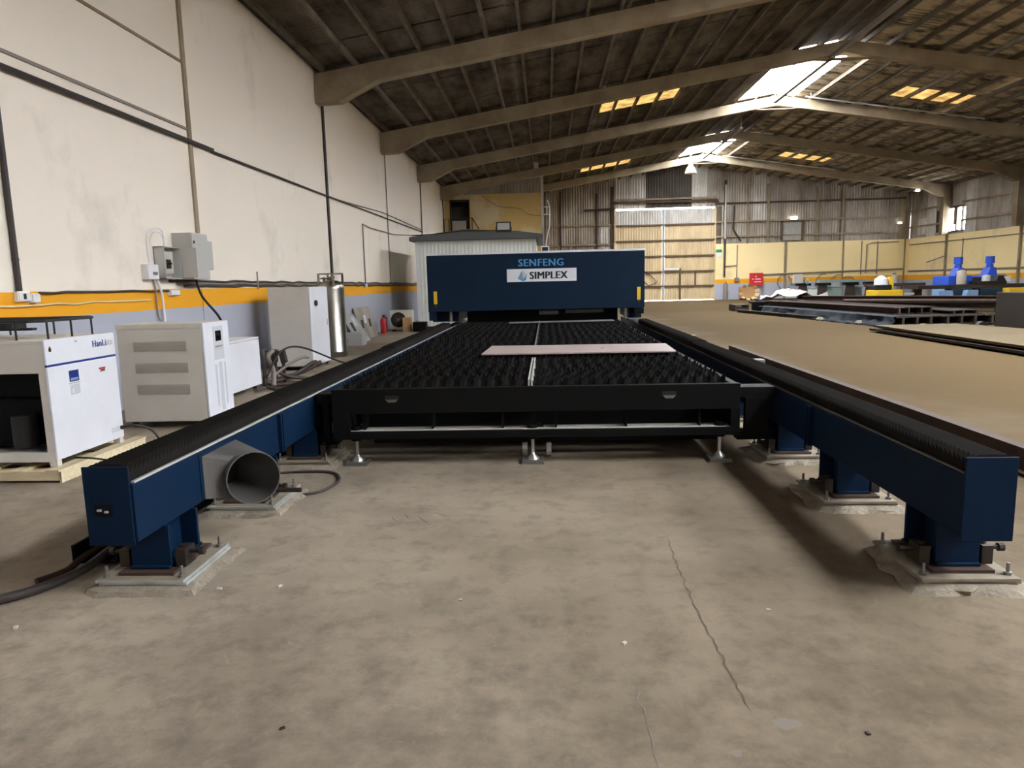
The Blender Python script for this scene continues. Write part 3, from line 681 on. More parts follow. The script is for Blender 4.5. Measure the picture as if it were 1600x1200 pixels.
f = MB(); f.box(-.165, -.11, TY0+.1, 14.9, .40, .62); f.build('centre_bar', M_BLACK, tb)
for x_, y0, y1, m in ((-.152, 5.55, 7.2, M_STRIP), (-.128, 5.55, 7.2, M_STRIP), (-.15, 8.5, 14.2, M_DULLSTEEL)):
    f = MB(); f.box(x_-.007, x_+.007, y0, y1, .62, .678); f.build('centre_strip', m, tb)
f = MB(); f.box(TX0+.05, TX1-.05, TY0+.52, TY1, .44, .46); f.build('scrap_tray', M_BLACK, tb)
# link arms between table and rails
for s_, x0, x1 in ((0, -1.92, TX0), (1, TX1, 1.81)):
    f = MB(); f.box(x0+.02, x1-.005, TY0+.12, TY0+.3, .50, .58); f.box(min(x0, x1)+.07, max(x0, x1)-.06, TY0+.1, TY0+.16, .2, .5); f.box(x0+.02, x1-.01, TY0+.14, TY0+.26, .15, .22); f.build('link_arm', M_BLACK, tb)

# sheets lying on the table
f = MB(); f.prism([(-.71, 7.50), (1.36, 7.46), (1.40, 8.36), (-.67, 8.46)], 'z', .680, .694); sh = tag(f.build('sheet_metal', M_PINK), 'wide pinkish film-covered metal sheet lying across the black slats', 'metal sheet')
f = MB(); f.cyl((.62, 7.9, .692), (.62, 7.9, .6955), .018, 10); o = f.build('hole', M_RUBBER, sh)
f = MB(); f.prism([(-.72, 13.25), (1.28, 13.40), (1.27, 13.75), (-.73, 13.6)], 'z', .680, .692); tag(f.build('sheet_metal', M_STEEL), 'narrow bare metal strip on the slats close to the blue housing', 'metal sheet')

# gantry housing ------------------------------------------------------
HY0, HY1 = 14.5, 17.0; HA, HB = -2.45, 2.0
ga = thing('gantry_housing', ((HA+HB)/2, HY0, 0), 'big navy gantry housing across the table with the white SIMPLEX plate', 'machine housing')
f = MB(); f.box(HA, HB, HY0, HY1, .88, 2.03); f.build('cover', M_NAVY, ga, bevel=.012)
f = MB(); f.box(HA+.01, HB+.01, HY0-.0, HY1+.02, 2.03, 2.07); f.build('top_lid', M_WHITE, ga)
for x_ in (-2.29, 1.88):
    f = MB(); f.box(x_-.035, x_+.035, HY0-.012, HY0, 1.04, 1.30); f.build('warning_strip', M_YEL, ga)
    f = MB(); f.box(x_-.02, x_+.02, HY0-.02, HY0, .98, 1.03); f.build('latch', M_DARKSTEEL, ga)
f = MB(); f.box(-.80, .62, HY0-.012, HY0-.0, 1.455, 1.715); pl = f.build('name_plate', M_WHITE, ga)
text('plate_lettering', 'SIMPLEX', .21, M_INK, pl, (-.335, HY0-.014, 1.51), FACE_CAM, .001, 0, sx=.93, heavy=.010, spacing=1.08)
# folded triangular emblem on the plate
em = [(-.57, 1.50), (-.42, 1.465), (-.40, 1.56), (-.49, 1.69)]
f = MB(); f.prism([(-.58, 1.52), (-.47, 1.50), (-.49, 1.69)], 'y', HY0-.017, HY0-.013); f.build('emblem_facet', M_LBLUE, pl)
f = MB(); f.prism([(-.47, 1.50), (-.39, 1.60), (-.49, 1.69)], 'y', HY0-.017, HY0-.013); f.build('emblem_facet', M_GREYP, pl)
f = MB(); f.prism([(-.58, 1.52), (-.47, 1.50), (-.39, 1.60), (-.415, 1.485), (-.48, 1.47)], 'y', HY0-.017, HY0-.013); f.build('emblem_facet', M_TXTBLUE, pl)
text('lettering', 'SENFENG', .205, M_TXTBLUE, ga, (-.565, HY0-.003, 1.77), FACE_CAM, .002, 0, spacing=1.12, sx=.99, heavy=.007)
# legs of the gantry down to the rails, and the cutting head area in the dark gap
for x0, x1 in ((-2.42, -1.86), (1.72, 1.98)):
    f = MB(); f.box(x0, x1, HY0+.35, HY1-.3, .655, .9); f.build('gantry_leg', M_NAVY, ga, bevel=.01)
f = MB(); f.box(-2.44, -2.30, HY0+.02, HY0+.4, .70, .88); f.build('skirt', M_NAVY, ga)
f = MB(); f.box(1.8, 1.98, HY0-.02, HY0+.3, .76, .87); f.build('skirt', M_BLACK, ga)
for x0, x1 in ((-2.0, -1.93), (1.62, 1.69)):
    f = MB(); f.cyl((x0, HY0+.12, .66), (x0, HY0+.12, .88), .035, 8); f.build('hanger', M_DULLSTEEL, ga)
f = MB(); f.box(-1.7, 1.5, HY0+.5, HY0+.56, .47, .9); f.build('gap_shade_sheet', M_BLACK, ga)  # added black sheet standing in for the shade under the housing
f = MB(); f.box(-.16, .25, HY0+.44, HY0+.5, .76, .84); f.box(.4, 1.2, HY0+.44, HY0+.5, .78, .85); f.build('cross_bar', M_DULLSTEEL, ga)

# ================================================================== LEFT SIDE EQUIPMENT
# wooden pallet
pa = thing('pallet', (-4.4, 5.6, 0), 'pale wooden pallet under the white chiller', 'pallet')
for i in range(3):
    y0 = 5.07+i*.5; f = MB(); f.box(-5.0, -3.76, y0, y0+.13, .018, .09); f.build('bearer', M_WOOD, pa, bevel=.004)
for i in range(5):
    x0 = -5.0+i*.283; f = MB(); f.box(x0, x0+.11, 5.05, 6.24, .09, .108); f.build('plank', M_WOOD, pa, bevel=.003)
f = MB(); f.box(-3.775, -3.755, 5.07, 6.22, 0, .108); f.build('plank', M_WOOD, pa, bevel=.003)
for x0 in (-5.0, -4.4): f = MB(); f.box(x0, x0+.1, 5.05, 6.24, 0, .018); f.build('bottom_board', M_WOOD, pa)
# chiller
CX0, CX1, CY0, CY1, CZ0, CZ1 = -4.95, -3.82, 5.14, 6.01, .16, 1.10
ch = thing('water_chiller', ((CX0+CX1)/2, (CY0+CY1)/2, .108), 'white water chiller with HanLi lettering and open black side, on a pallet', 'chiller')
f = MB(); f.box(CX1-.02, CX1, CY0, CY1, CZ0, CZ1-.21); f.build('front_panel', M_WHITE, ch, bevel=.006)
f = MB(); f.box(CX1-.02, CX1, CY0, CY1, CZ1-.195, CZ1); f.build('top_front_panel', M_WHITE, ch, bevel=.006)
f = MB(); f.box(CX1-.018, CX1-.004, CY0+.002, CY1-.002, CZ1-.212, CZ1-.193); f.build('blue_stripe', M_DBLUE, ch)
f = MB(); f.box(CX0, CX1-.02, CY0, CY1, CZ1-.03, CZ1-.003); f.build('top_cover', M_OFFW_SHADE, ch, bevel=.004)
f = MB(); f.box(CX0, CX1-.02, CY0, CY0+.012, CZ1-.235, CZ1-.03); f.box(CX0, CX1-.02, CY0-.004, CY0+.012, CZ1-.255, CZ1-.235); f.build('side_header', M_OFFW_SHADE, ch)
f = MB(); f.box(CX1-.075, CX1-.02, CY0, CY0+.03, CZ0, CZ1-.25); f.build('corner_post', M_OFFW_SHADE, ch)
f = MB(); f.box(CX0, CX0+.05, CY0, CY0+.03, CZ0, CZ1-.25); f.box(CX0, CX0+.02, CY0, CY1, CZ0, CZ1); f.build('rear_frame', M_OFFW_SHADE, ch)
f = MB(); f.box(CX0, CX1-.02, CY0-.004, CY0+.03, CZ0-.01, CZ0+.065); f.build('side_sill', M_OFFW_SHADE, ch)
f = MB(); f.box(CX0, CX1-.02, CY1-.02, CY1, CZ0, CZ1-.03); f.box(CX0, CX1-.02, CY0, CY1, CZ0, CZ0+.02); f.build('rear_panel', M_OFFW_SHADE, ch)
f = MB(); f.box(CX0+.05, CX1-.2, CY0+.25, CY1-.1, CZ0+.07, .62); f.build('water_tank', M_BLACK, ch, bevel=.02)
f = MB(); f.box(CX0+.02, CX1-.03, CY0+.30, CY0+.31, CZ0+.04, CZ1-.1); f.build('condenser_mesh', M_BLACK, ch)
f = MB(); f.cyl((CX1-.35, CY0+.15, .24), (CX1-.35, CY0+.15, .5), .09, 14); f.build('compressor', M_RUBBER, ch, smooth=True)
f = MB(); f.tube([(CX1-.72, CY0+.06, .27), (CX1-.66, CY0+.05, .25), (CX1-.62, CY0+.06, .29)], .018, 8); f.build('hose_elbow', M_DULLSTEEL, ch)
for x_ in (CX0+.03, CX1-.04):
    for y_ in (CY0+.03, CY1-.03):
        f = MB(); f.box(x_-.03, x_+.03, y_-.025, y_+.025, .109, CZ0); f.build('leg', M_OFFW_SHADE, ch)
def sticker(parent, y0, y1, z0, z1, m, x=None, name='sticker'):
    f = MB(); f.box(x, x+.0015, y0, y1, z0, z1); return f.build(name, m, parent)
text('lettering', 'HanLi', .078, M_DBLUE, ch, (CX1+.001, 5.70, CZ1-.105), FACE_RIGHT, .001, 0, sx=.92, heavy=.0018, spacing=1.12)
text('lettering', '汉立', .045, M_VENT, ch, (CX1+.001, 5.89, CZ1-.10), FACE_RIGHT, 0.0006, heavy=.0012)
f = MB(); f.cyl((CX1, 5.19, CZ1-.075), (CX1+.0015, 5.19, CZ1-.075), .035, 16); f.build('round_sticker', M_WHITEC, ch)
f = MB(); f.lathe([(.012, -.02), (.016, -.012), (.004, .02)], (0, 0, 0), 4); f = MB(); f.prism([(5.178, CZ1-.095), (5.202, CZ1-.095), (5.207, CZ1-.075), (5.19, CZ1-.048), (5.173, CZ1-.075)], 'x', CX1+.0015, CX1+.0025); f.build('drop_mark', M_DARKSTEEL, ch)
sticker(ch, 5.485, 5.515, CZ1-.045, CZ1-.03, M_VENT, CX1)
sticker(ch, 5.375, 5.49, .745, .835, M_DBLUE, CX1, 'controller_label'); sticker(ch, 5.385, 5.475, .755, .775, M_LBLUE, CX1+.0015, 'label_line'); sticker(ch, 5.365, 5.50, .728, .738, M_VENT, CX1, 'label_strip')
sticker(ch, 5.375, 5.49, .64, .722, M_PALE, CX1, 'label_text'); sticker(ch, 5.395, 5.41, .65, .69, M_WHITE, CX1+.0015, 'label_line')
sticker(ch, 5.755, 5.84, .80, .815, M_RED, CX1, 'warning_label'); sticker(ch, 5.765, 5.835, .775, .80, M_WTARP, CX1, 'warning_label'); sticker(ch, 5.78, 5.83, .785, .797, M_DARKSTEEL, CX1+.0015, 'warning_label')
f = MB(); f.box(-4.66, -4.54, CY0-.002, CY0-.0005, .915, .975); f.build('side_sticker', M_DBLUE, ch)
sticker(ch, 5.84, 5.96, .225, .27, M_PALE, CX1, 'rating_label')
f = MB(); f.cyl((CX1, 5.975, .25), (CX1+.015, 5.975, .25), .018, 10); f.build('cable_gland', M_RUBBER, ch)
f = MB(); f.stube([(CX1+.012, 5.975, .25), (CX1+.1, 6.02, .26), (CX1+.2, 6.1, .2), (CX1+.27, 6.12, .08), (CX1+.3, 6.1, .01)], .011, 8); tag(f.build('power_cable', M_RUBBER), 'black power cable drooping from the lower corner of the chiller', 'cable')
f = MB(); f.stube([(CX1-.05, 5.4, .12), (CX1+.1, 5.38, .118), (CX1+.25, 5.4, .09), (CX1+.55, 5.45, .012)], .008, 8); tag(f.build('power_cable', M_RUBBER), 'thin black cable coming out below the chiller over the pallet edge', 'cable')
# guard cage of the fan on top
gd = thing('fan_guard', (-4.4, 5.55, CZ1), 'low black wire fan guard standing on top of the chiller', 'fan guard')
rg = [(-4.92, 5.20), (-3.97, 5.20), (-3.9, 5.27), (-3.9, 5.86), (-3.97, 5.93), (-4.92, 5.93)]
for dz, g_ in ((.14, 0.), (.14, .035)):
    f = MB(); f.tube([(a+(g_ if a < -4.5 else -g_), b+(g_ if b < 5.5 else -g_), CZ1+dz) for a, b in rg+[rg[0]]], .012, 6); f.build('top_ring', M_RUBBER, gd)
for a, b in ((-4.75, 5.2), (-4.4, 5.2), (-4.08, 5.2), (-3.9, 5.3), (-3.9, 5.58), (-3.9, 5.84), (-4.3, 5.93), (-4.7, 5.93)):
    f = MB(); f.tube([(a, b, CZ1-.003), (a, b, CZ1+.14)], .008, 6); f.build('upright', M_RUBBER, gd)
f = MB()
for k in range(9): yy = 5.26+k*.078; f.tube([(-4.9, yy, CZ1+.143), (-3.92, yy, CZ1+.143)], .004, 4)
f.build('guard_wires', M_RUBBER, gd)
f = MB(); f.cyl((-4.4, 5.56, CZ1+.07), (-4.4, 5.56, CZ1+.13), .11, 16); f.box(-4.6, -4.2, 5.53, 5.59, CZ1+.055, CZ1+.075); f.build('fan_motor', M_RUBBER, gd)

# voltage stabiliser
UX0, UX1, UY0, UY1, UZ0, UZ1 = -4.50, -3.565, 7.12, 7.69, .075, 1.105
up = thing('voltage_stabiliser', ((UX0+UX1)/2, (UY0+UY1)/2, 0), 'off-white wheeled stabiliser cabinet with three side grilles and a small display', 'cabinet')
f = MB(); f.box(UX0, UX1-.025, UY0, UY1, UZ0, UZ1); f.build('body', M_OFFW_SHADE, up, bevel=.008)
f = MB(); f.box(UX0-.005, UX1-.02, UY0-.005, UY1+.005, UZ1-.05, UZ1+.004); f.build('lid', M_OFFW_SHADE, up, bevel=.006)
f = MB(); f.box(UX1-.025, UX1, UY0-.004, UY1+.004, UZ0+.0, UZ1+.004); f.build('front_panel', M_WHITE, up, bevel=.006)
for k in range(3):
    z0 = .83-.228*k; fr = MB(); fr.box(-4.33, -3.76, UY0-.002, UY0+.001, z0-.01, z0+.1); vg = fr.build('vent_grille', M_VENT, up)
    f = MB()
    for q in range(7): f.obox((-4.045, UY0-.004, z0+.005+q*.0135), (.56, .006, .004), (.5, 0, 0))
    f.build('louvre', M_VENT, vg)
sticker(up, 7.32, 7.55, .70, 1.06, M_PALE, UX1, 'control_panel'); sticker(up, 7.37, 7.50, .90, 1.01, M_GLASSD, UX1+.0015, 'display'); sticker(up, 7.385, 7.47, .955, .995, M_BLACK, UX1+.003, 'display_window')
sticker(up, 7.35, 7.52, .835, .85, M_GREYC, UX1+.0015, 'panel_text'); sticker(up, 7.36, 7.51, .815, .828, M_VENT, UX1+.0015, 'panel_text')
for y0, y1, z0, z1 in ((7.32, 7.355, .2, .65), (7.41, 7.48, .14, .67), (7.53, 7.56, .2, .66)): sticker(up, y0, y1, z0, z1, M_PALE, UX1, 'front_vent')
def casters(root, xs_, ys_, z1, r=.032):
    for x_ in xs_:
        for y_ in ys_:
            f = MB(); f.cyl((x_, y_-.015, r), (x_, y_+.015, r), r, 12); w_ = f.build('caster_wheel', M_DULLSTEEL, root)
            f = MB(); f.box(x_-.025, x_+.025, y_-.02, y_-.016, r, z1); f.box(x_-.025, x_+.025, y_+.016, y_+.02, r, z1); f.box(x_-.03, x_+.03, y_-.025, y_+.025, z1-.008, z1); f.build('caster_fork', M_DARKSTEEL, root)
casters(up, (UX0+.08, UX1-.08), (UY0+.06, UY1-.06), UZ0)

# low white cabinet with a yellow tool on top
LX0, LX1, LY0, LY1, LZ0, LZ1 = -4.95, -4.12, 8.87, 9.83, .09, .77
lc = thing('low_cabinet', ((LX0+LX1)/2, (LY0+LY1)/2, 0), 'low white cabinet on casters with a yellow tool lying on it', 'cabinet')
f = MB(); f.box(LX0, LX1-.02, LY0, LY1, LZ0, LZ1-.03); f.build('body', M_WHITE, lc, bevel=.008)
f = MB(); f.box(LX1-.02, LX1, LY0+.003, LY1-.003, LZ0, LZ1-.035); f.build('door', M_WHITE, lc, bevel=.006)
f = MB(); f.box(LX0, LX1+.002, LY0, LY1, LZ1-.03, LZ1); f.build('top', M_WHITE, lc, bevel=.01)
casters(lc, (LX0+.08, LX1-.07), (LY0+.08, LY1-.08), LZ0, .04)
yt = thing('clamp_tool', (-4.4, 9.2, LZ1), 'yellow hand tool with a dark cable lying on the low white cabinet', 'tool')
f = MB(); f.box(-4.62, -4.3, 9.1, 9.24, LZ1+.002, LZ1+.055); f.prism([(9.1, LZ1+.055), (9.24, LZ1+.055), (9.2, LZ1+.09), (9.13, LZ1+.09)], 'x', -4.55, -4.38); f.build('tool_body', M_YEL, yt, bevel=.008)
f = MB(); f.tube([(-4.6, 9.3, LZ1+.02), (-4.5, 9.5, LZ1+.05), (-4.55, 9.7, LZ1+.03)], .03, 8); f.build('tool_handle', M_RUBBER, yt, smooth=True)

# tall white cabinet
TXa, TXb, TYa, TYb, TZa, TZb = -4.84, -4.10, 12.05, 13.05, .075, 1.46
tc = thing('tall_cabinet', ((TXa+TXb)/2, (TYa+TYb)/2, 0), 'tall white cabinet with a black round knob beside the steel gas vessel', 'cabinet')
f = MB(); f.box(TXa, TXb-.02, TYa, TYb, TZa, TZb); f.build('body', M_OFFW_SHADE, tc, bevel=.008)
f = MB(); f.box(TXb-.02, TXb, TYa+.003, TYb-.003, TZa+.0, TZb-.01); dd = f.build('door', M_WHITE, tc, bevel=.006)
f = MB(); f.cyl((TXb, 12.33, 1.17), (TXb+.03, 12.33, 1.17), .05, 16); f.build('knob', M_RUBBER, dd)
f = MB(); f.box(TXb, TXb+.008, 12.93, 12.96, .75, .86); f.build('handle', M_VENT, dd)
f = MB(); f.box(TXa+.03, TXb-.03, TYa+.03, TYb-.03, .055, TZa); f.build('plinth', M_BROWN, tc)
casters(tc, (TXa+.08, TXb-.06), (TYa+.07, TYb-.07), .06, .026)
# gas vessel
DV = (-4.45, 14.45)
dv = thing('cryogenic_vessel', (DV[0], DV[1], 0), 'tall shiny stainless steel gas vessel with a ring collar behind the tall white cabinet', 'gas vessel')
f = MB(); f.lathe([(.02, 0), (.255, 0), (.265, .02), (.265, .10), (.268, .105), (.268, .115), (.265, .12), (.265, 1.40), (.255, 1.47), (.22, 1.53), (.14, 1.575), (0.001, 1.585)], (DV[0], DV[1], 0), 36); f.build('shell', M_STAINLESS, dv, smooth=True)
f = MB(); f.lathe([(.25, 1.70), (.262, 1.70), (.262, 1.725), (.25, 1.725), (.25, 1.70)], (DV[0], DV[1], 0), 32); f.build('collar_ring', M_STAINLESS, dv, smooth=True)
for k in range(4):
    t = .5+k*math.pi/2; f = MB(); x_, y_ = DV[0]+.245*math.cos(t), DV[1]+.245*math.sin(t); f.box(x_-.02, x_+.02, y_-.02, y_+.02, 1.45, 1.71); f.build('collar_post', M_STAINLESS, dv)
f = MB(); f.cyl((DV[0], DV[1], 1.57), (DV[0], DV[1], 1.66), .035, 10); f.cyl((DV[0]-.12, DV[1]-.05, 1.56), (DV[0]-.12, DV[1]-.05, 1.65), .03, 8); f.cyl((DV[0]-.18, DV[1]-.1, 1.62), (DV[0]+.1, DV[1]-.1, 1.62), .015, 8); f.cyl((DV[0]+.08, DV[1]-.13, 1.64), (DV[0]+.08, DV[1]-.10, 1.64), .045, 14); f.build('valve_group', M_DULLSTEEL, dv)

# cable heap between the cabinets
heap = [
 ([(-4.0, 9.95, .03), (-4.05, 10.1, .25), (-4.2, 10.3, .42), (-4.2, 10.5, .5)], .035, M_GREYC, 'thick grey corrugated hose end rising from the cable heap'),
 ([(-4.15, 10.0, .03), (-4.2, 10.15, .3), (-4.3, 10.35, .5), (-4.28, 10.45, .52)], .03, M_CABLE, 'dark hose standing up against the low cabinet in the heap'),
 ([(-4.1, 9.95, .15), (-4.0, 10.3, .5), (-3.85, 10.8, .52), (-3.5, 11.6, .2), (-3.2, 12.2, .02)], .014, M_RUBBER, 'thin black cable arching over the hose heap to the rail'),
 ([(-4.2, 10.0, .04), (-4.0, 10.4, .25), (-3.85, 10.7, .36), (-3.75, 10.8, .36)], .022, M_GREYC, 'grey flexible hose curving up in the middle of the heap'),
 ([(-4.2, 10.2, .04), (-3.95, 10.6, .1), (-3.75, 10.9, .25), (-3.7, 11.0, .27)], .03, M_CABLE, 'stubby brown hose end pointing up beside the tall cabinet'),
 ([(-4.25, 10.3, .05), (-3.9, 10.8, .12), (-3.68, 11.15, .25)], .03, M_BROWN, 'reddish brown hose end next to the stubby brown one'),
 ([(-4.1, 10.3, .25), (-4.0, 10.45, .12), (-3.7, 10.7, .04), (-3.2, 11.0, .025), (-2.6, 11.3, .03)], .025, M_CABLE, 'dark hose running from the heap along the floor to the rail'),
 ([(-4.1, 10.0, .03), (-3.7, 10.3, .035), (-3.2, 10.5, .03), (-2.5, 10.6, .03)], .03, M_BROWN, 'brown hose lying flat beside the cable heap'),
 ([(-4.0, 9.7, .06), (-3.85, 9.72, .03), (-3.65, 9.85, .025), (-3.45, 10.05, .03)], .026, M_CABLE, 'dark hose on the floor with a pale metal coupling'),
 ([(-4.1, 9.5, .02), (-4.0, 9.6, .05), (-3.95, 9.75, .015), (-3.8, 9.6, .012)], .01, M_CABLE, 'short loose wire on the floor by the low cabinet caster')]
for pts, r, m, lb in heap:
    # smooth the path a little
    P_ = [Vector(p) for p in pts]; out = []
    for i in range(len(P_)-1):
        p0, p1, p2, p3 = P_[max(i-1, 0)], P_[i], P_[i+1], P_[min(i+2, len(P_)-1)]
        for k in range(6):
            t = k/6; out.append(.5*((2*p1)+(p2-p0)*t+(2*p0-5*p1+4*p2-p3)*t*t+(3*p1-p0-3*p2+p3)*t**3))
    out.append(P_[-1])
    for v in out: v.z = max(v.z, r+.002)
    f = MB(); f.tube(out, r, 10); hz = tag(f.build('hose', m, smooth=True), lb, 'hose')
    if 'coupling' in lb: f = MB(); f.cyl(out[-1], out[-1]+Vector((.1, .06, 0)), r*1.3, 10); OFF[hz.name] = hz.location.copy(); f.build('coupling', M_WTARP, hz)
# plastic plugs standing in the heap
for i, (x_, y_, z_) in enumerate(((-4.08, 10.6, .40), (-4.22, 10.62, .41))):
    f = MB(); f.obox((x_, y_, z_), (.09, .09, .2), (.1, .15*(i*2-1), 0)); f.cyl((x_, y_, z_-.4), (x_, y_, z_-.1), .028, 8)
    tag(f.build('cable_plug', M_CABLE, bevel=.01), 'big grey cable plug upright in the heap, %s of the pair' % ('right' if i == 0 else 'left'), 'plug')

# things along the left wall further back
f = MB(); f.box(-4.88, -4.52, 16.9, 17.35, .0, .30); f.prism([(-4.88, .30), (-4.52, .30), (-4.6, .33), (-4.85, .325)], 'y', 16.95, 17.3); bx = tag(f.build('white_box', M_WHITE, bevel=.006), 'small white box on the floor just behind the steel vessel', 'box')
f = MB(); f.box(-4.98, -4.885, 17.0, 17.3, 0, .17); tag(f.build('dark_offcut', M_RUBBER), 'small black block against the side of the white floor box', 'block')
for i, (y0, y1, z1, t, m, lb) in enumerate((
    (16.2, 17.5, .80, .16, M_GALVL, 'bright grey metal panel leaning on the wall, nearest the steel vessel'),
    (17.55, 18.7, .72, .22, M_GALVP, 'folded grey panel leaning on the wall, second from the steel vessel'),
    (18.75, 20.4, .86, .12, M_GALV, 'grey cut-out panel leaning on the wall next to the extinguisher'))):
    lp = thing('metal_panel', (XL+.2, (y0+y1)/2, 0), lb, 'metal panel')
    f = MB(); f.prism([(XL+.02+t*2, 0), (XL+.05+t*2, 0), (XL+.05, z1), (XL+.02, z1)], 'y', y0, y1); f.build('plate', m, lp)
    xa = lambda z: XL+.052+t*2*(1-z/z1)
    for q in range(3):
        ya = y0+.25+q*.4
        if ya+.2 > y1: break
        za = .3+.12*(q % 2); f = MB(); f.add([(xa(za), ya, za), (xa(za), ya+.22, za), (xa(za+.22), ya+.3, za+.22), (xa(za+.22), ya+.06, za+.22)], [[0, 1, 2, 3]]); f.build('cut_out', M_RUBBER if q != 1 else M_WHITE, lp, recalc=False)
ex = thing('fire_extinguisher', (-4.98, 21.2, 0), 'red fire extinguisher standing on the floor by the left wall', 'fire extinguisher')
f = MB(); f.lathe([(0.001, 0), (.085, 0), (.09, .02), (.09, .40), (.07, .46), (.03, .49), (.001, .49)], (-4.98, 21.2, 0), 20); f.build('body', M_RED, ex, smooth=True)
f = MB(); f.cyl((-4.98, 21.2, .49), (-4.98, 21.2, .54), .022, 8); f.box(-5.0, -4.88, 21.19, 21.21, .54, .56); f.build('valve', M_RUBBER, ex)
f = MB(); f.tube([(-4.96, 21.2, .52), (-4.86, 21.2, .48), (-4.87, 21.2, .2)], .012, 6); f.build('hose', M_RUBBER, ex)
ac = thing('condenser_unit', (-4.62, 22.3, 0), 'air conditioner outdoor unit on the floor in the shaded corner by the cabin', 'condenser')
f = MB(); f.box(-4.98, -4.26, 22.1, 22.45, .06, .66); f.build('casing', M_OFFW_SHADE, ac, bevel=.012)
f = MB(); f.cyl((-4.70, 22.10, .36), (-4.70, 22.085, .36), .24, 28); fg = f.build('fan_opening', M_BLACK, ac)
f = MB()
for q in range(6): f.lathe([(.04*q+.02, 0), (.04*q+.026, 0)], (0, 0, 0), 4) if False else None
for q in range(12):
    t = q*math.pi/12; f.beam((-4.70-.235*math.cos(t), 22.08, .36-.235*math.sin(t)), (-4.70+.235*math.cos(t), 22.08, .36+.235*math.sin(t)), .004, .006)
f.build('fan_grille', M_GREYC, fg)
for x_ in (-4.88, -4.36): f = MB(); f.box(x_-.03, x_+.03, 22.08, 22.47, 0, .06); f.build('foot', M_DARKSTEEL, ac)
f = MB(); f.box(-4.50, -4.25, 21.75, 22.0, 0, .44); cb = tag(f.build('cardboard_box', M_CARD, bevel=.004), 'brown cardboard box in front of the outdoor unit', 'box')
f = MB(); f.box(-4.16, -3.75, 21.6, 21.95, 0, .30); tag(f.build('dark_crate', M_BLACK, bevel=.01), 'low dark crate at the foot of the white cabin', 'crate')

# black cable tray and hoses under the left rail
f = MB(); f.box(-2.55, -2.30, 3.45, 12.0, .02, .03); f.box(-2.55, -2.535, 3.45, 12.0, .03, .12); f.box(-2.315, -2.30, 3.45, 12.0, .03, .12)
for q in range(3): f.box(-2.55, -2.30, 3.6+q*3, 3.66+q*3, 0, .02)
tag(f.build('cable_tray', M_BLACK), 'black cable tray on the floor under the left rail', 'cable tray')
f = MB(); f.stube([(-3.6, 2.75, .026), (-3.0, 2.86, .026), (-2.6, 3.01, .026), (-2.43, 3.3, .028), (-2.4, 3.6, .06), (-2.4, 4.2, .065), (-2.42, 7, .065)], .024, 10); tag(f.build('hose', M_CABLE, smooth=True), 'thick brown-grey hose snaking from the left edge into the black cable tray', 'hose')
f = MB(); f.stube([(-2.58, 3.22, .02), (-2.52, 3.36, .02), (-2.5, 3.5, .05), (-2.47, 4.0, .055)], .018, 10); tag(f.build('hose', M_BROWN, smooth=True), 'short dark hose end poking out of the black cable tray', 'hose')
lp_ = [(-2.13, 5.24), (-2.01, 5.28), (-1.8, 5.29), (-1.66, 5.22), (-1.58, 5.05), (-1.58, 4.9), (-1.63, 4.75), (-1.71, 4.69), (-1.79, 4.67)]
f = MB(); f.stube([(a, b, .012) for a, b in lp_], .010, 8); tag(f.build('cable_loop', M_CABLE, smooth=True), 'thin dark cable lying in a loop on the floor beside the duct', 'cable')

# ------------------------------------------------------------------ wall fittings on the left wall
def wallbox(name, y0, y1, z0, z1, x1, m, lb, cat='electrical box', bevel=.006):
    t = thing(name, (XL, (y0+y1)/2, z0), lb, cat)
    f = MB(); f.box(XL, x1-.012, y0, y1, z0, z1); f.build('housing', m, t, bevel=bevel)
    f = MB(); f.box(x1-.012, x1, y0+.006, y1-.006, z0+.006, z1-.006); d = f.build('door', m, t, bevel=.003)
    return t, d
t, d = wallbox('distribution_box', 9.80, 10.27, 1.60, 2.25, -4.96, M_GREYP, 'large grey distribution box on the left wall with two black locks')
for z_ in (2.10, 1.73): f = MB(); f.box(-4.96, -4.95, 9.84, 9.865, z_, z_+.04); f.build('lock', M_RUBBER, d)
t, d = wallbox('distribution_box', 10.36, 10.70, 1.75, 2.18, -5.10, M_GREYP, 'smaller grey box on the wall just right of the large one')
t = thing('isolator_box', (XL, 9.5, 1.6), 'open small grey switch box with a dark handle left of the large box', 'electrical box')
f = MB(); f.box(XL, XL+.01, 9.30, 9.72, 1.61, 2.04); f.box(XL, -5.10, 9.30, 9.312, 1.61, 2.04); f.box(XL, -5.10, 9.708, 9.72, 1.61, 2.04); f.box(XL, -5.10, 9.30, 9.72, 1.61, 1.622); f.box(XL, -5.10, 9.30, 9.72, 2.028, 2.04); f.build('housing', M_GREYP, t)
f = MB(); f.box(XL+.01, -5.16, 9.38, 9.62, 1.68, 1.98); f.build('switch_unit', M_VENT, t)
f = MB(); f.box(-5.16, -5.145, 9.44, 9.54, 1.75, 1.87); f.box(-5.145, -5.11, 9.47, 9.50, 1.80, 1.83); f.build('switch_handle', M_RUBBER, t)
f = MB(); f.obox((-5.0, 9.76, 1.83), (.20, .012, .41), (0, 0, .25)); f.build('open_door', M_VENT, t)
t, d = wallbox('socket_box', 8.98, 9.24, 1.60, 1.80, -5.16, M_WHITEC, 'white socket box left of the open switch box', 'electrical box')
for yk in (9.09, 9.15): f = MB(); f.box(-5.16, -5.15, yk, yk+.04, 1.66, 1.70); f.build('socket', M_GREYC, d)
t, d = wallbox('socket_box', 6.72, 6.88, 1.375, 1.475, -5.19, M_WHITEC, 'white socket box with dark switches at the foot of the dark conduit', 'socket')
f = MB(); f.box(-5.19, -5.182, 6.78, 6.81, 1.40, 1.455); f.build('switch', M_RUBBER, d)
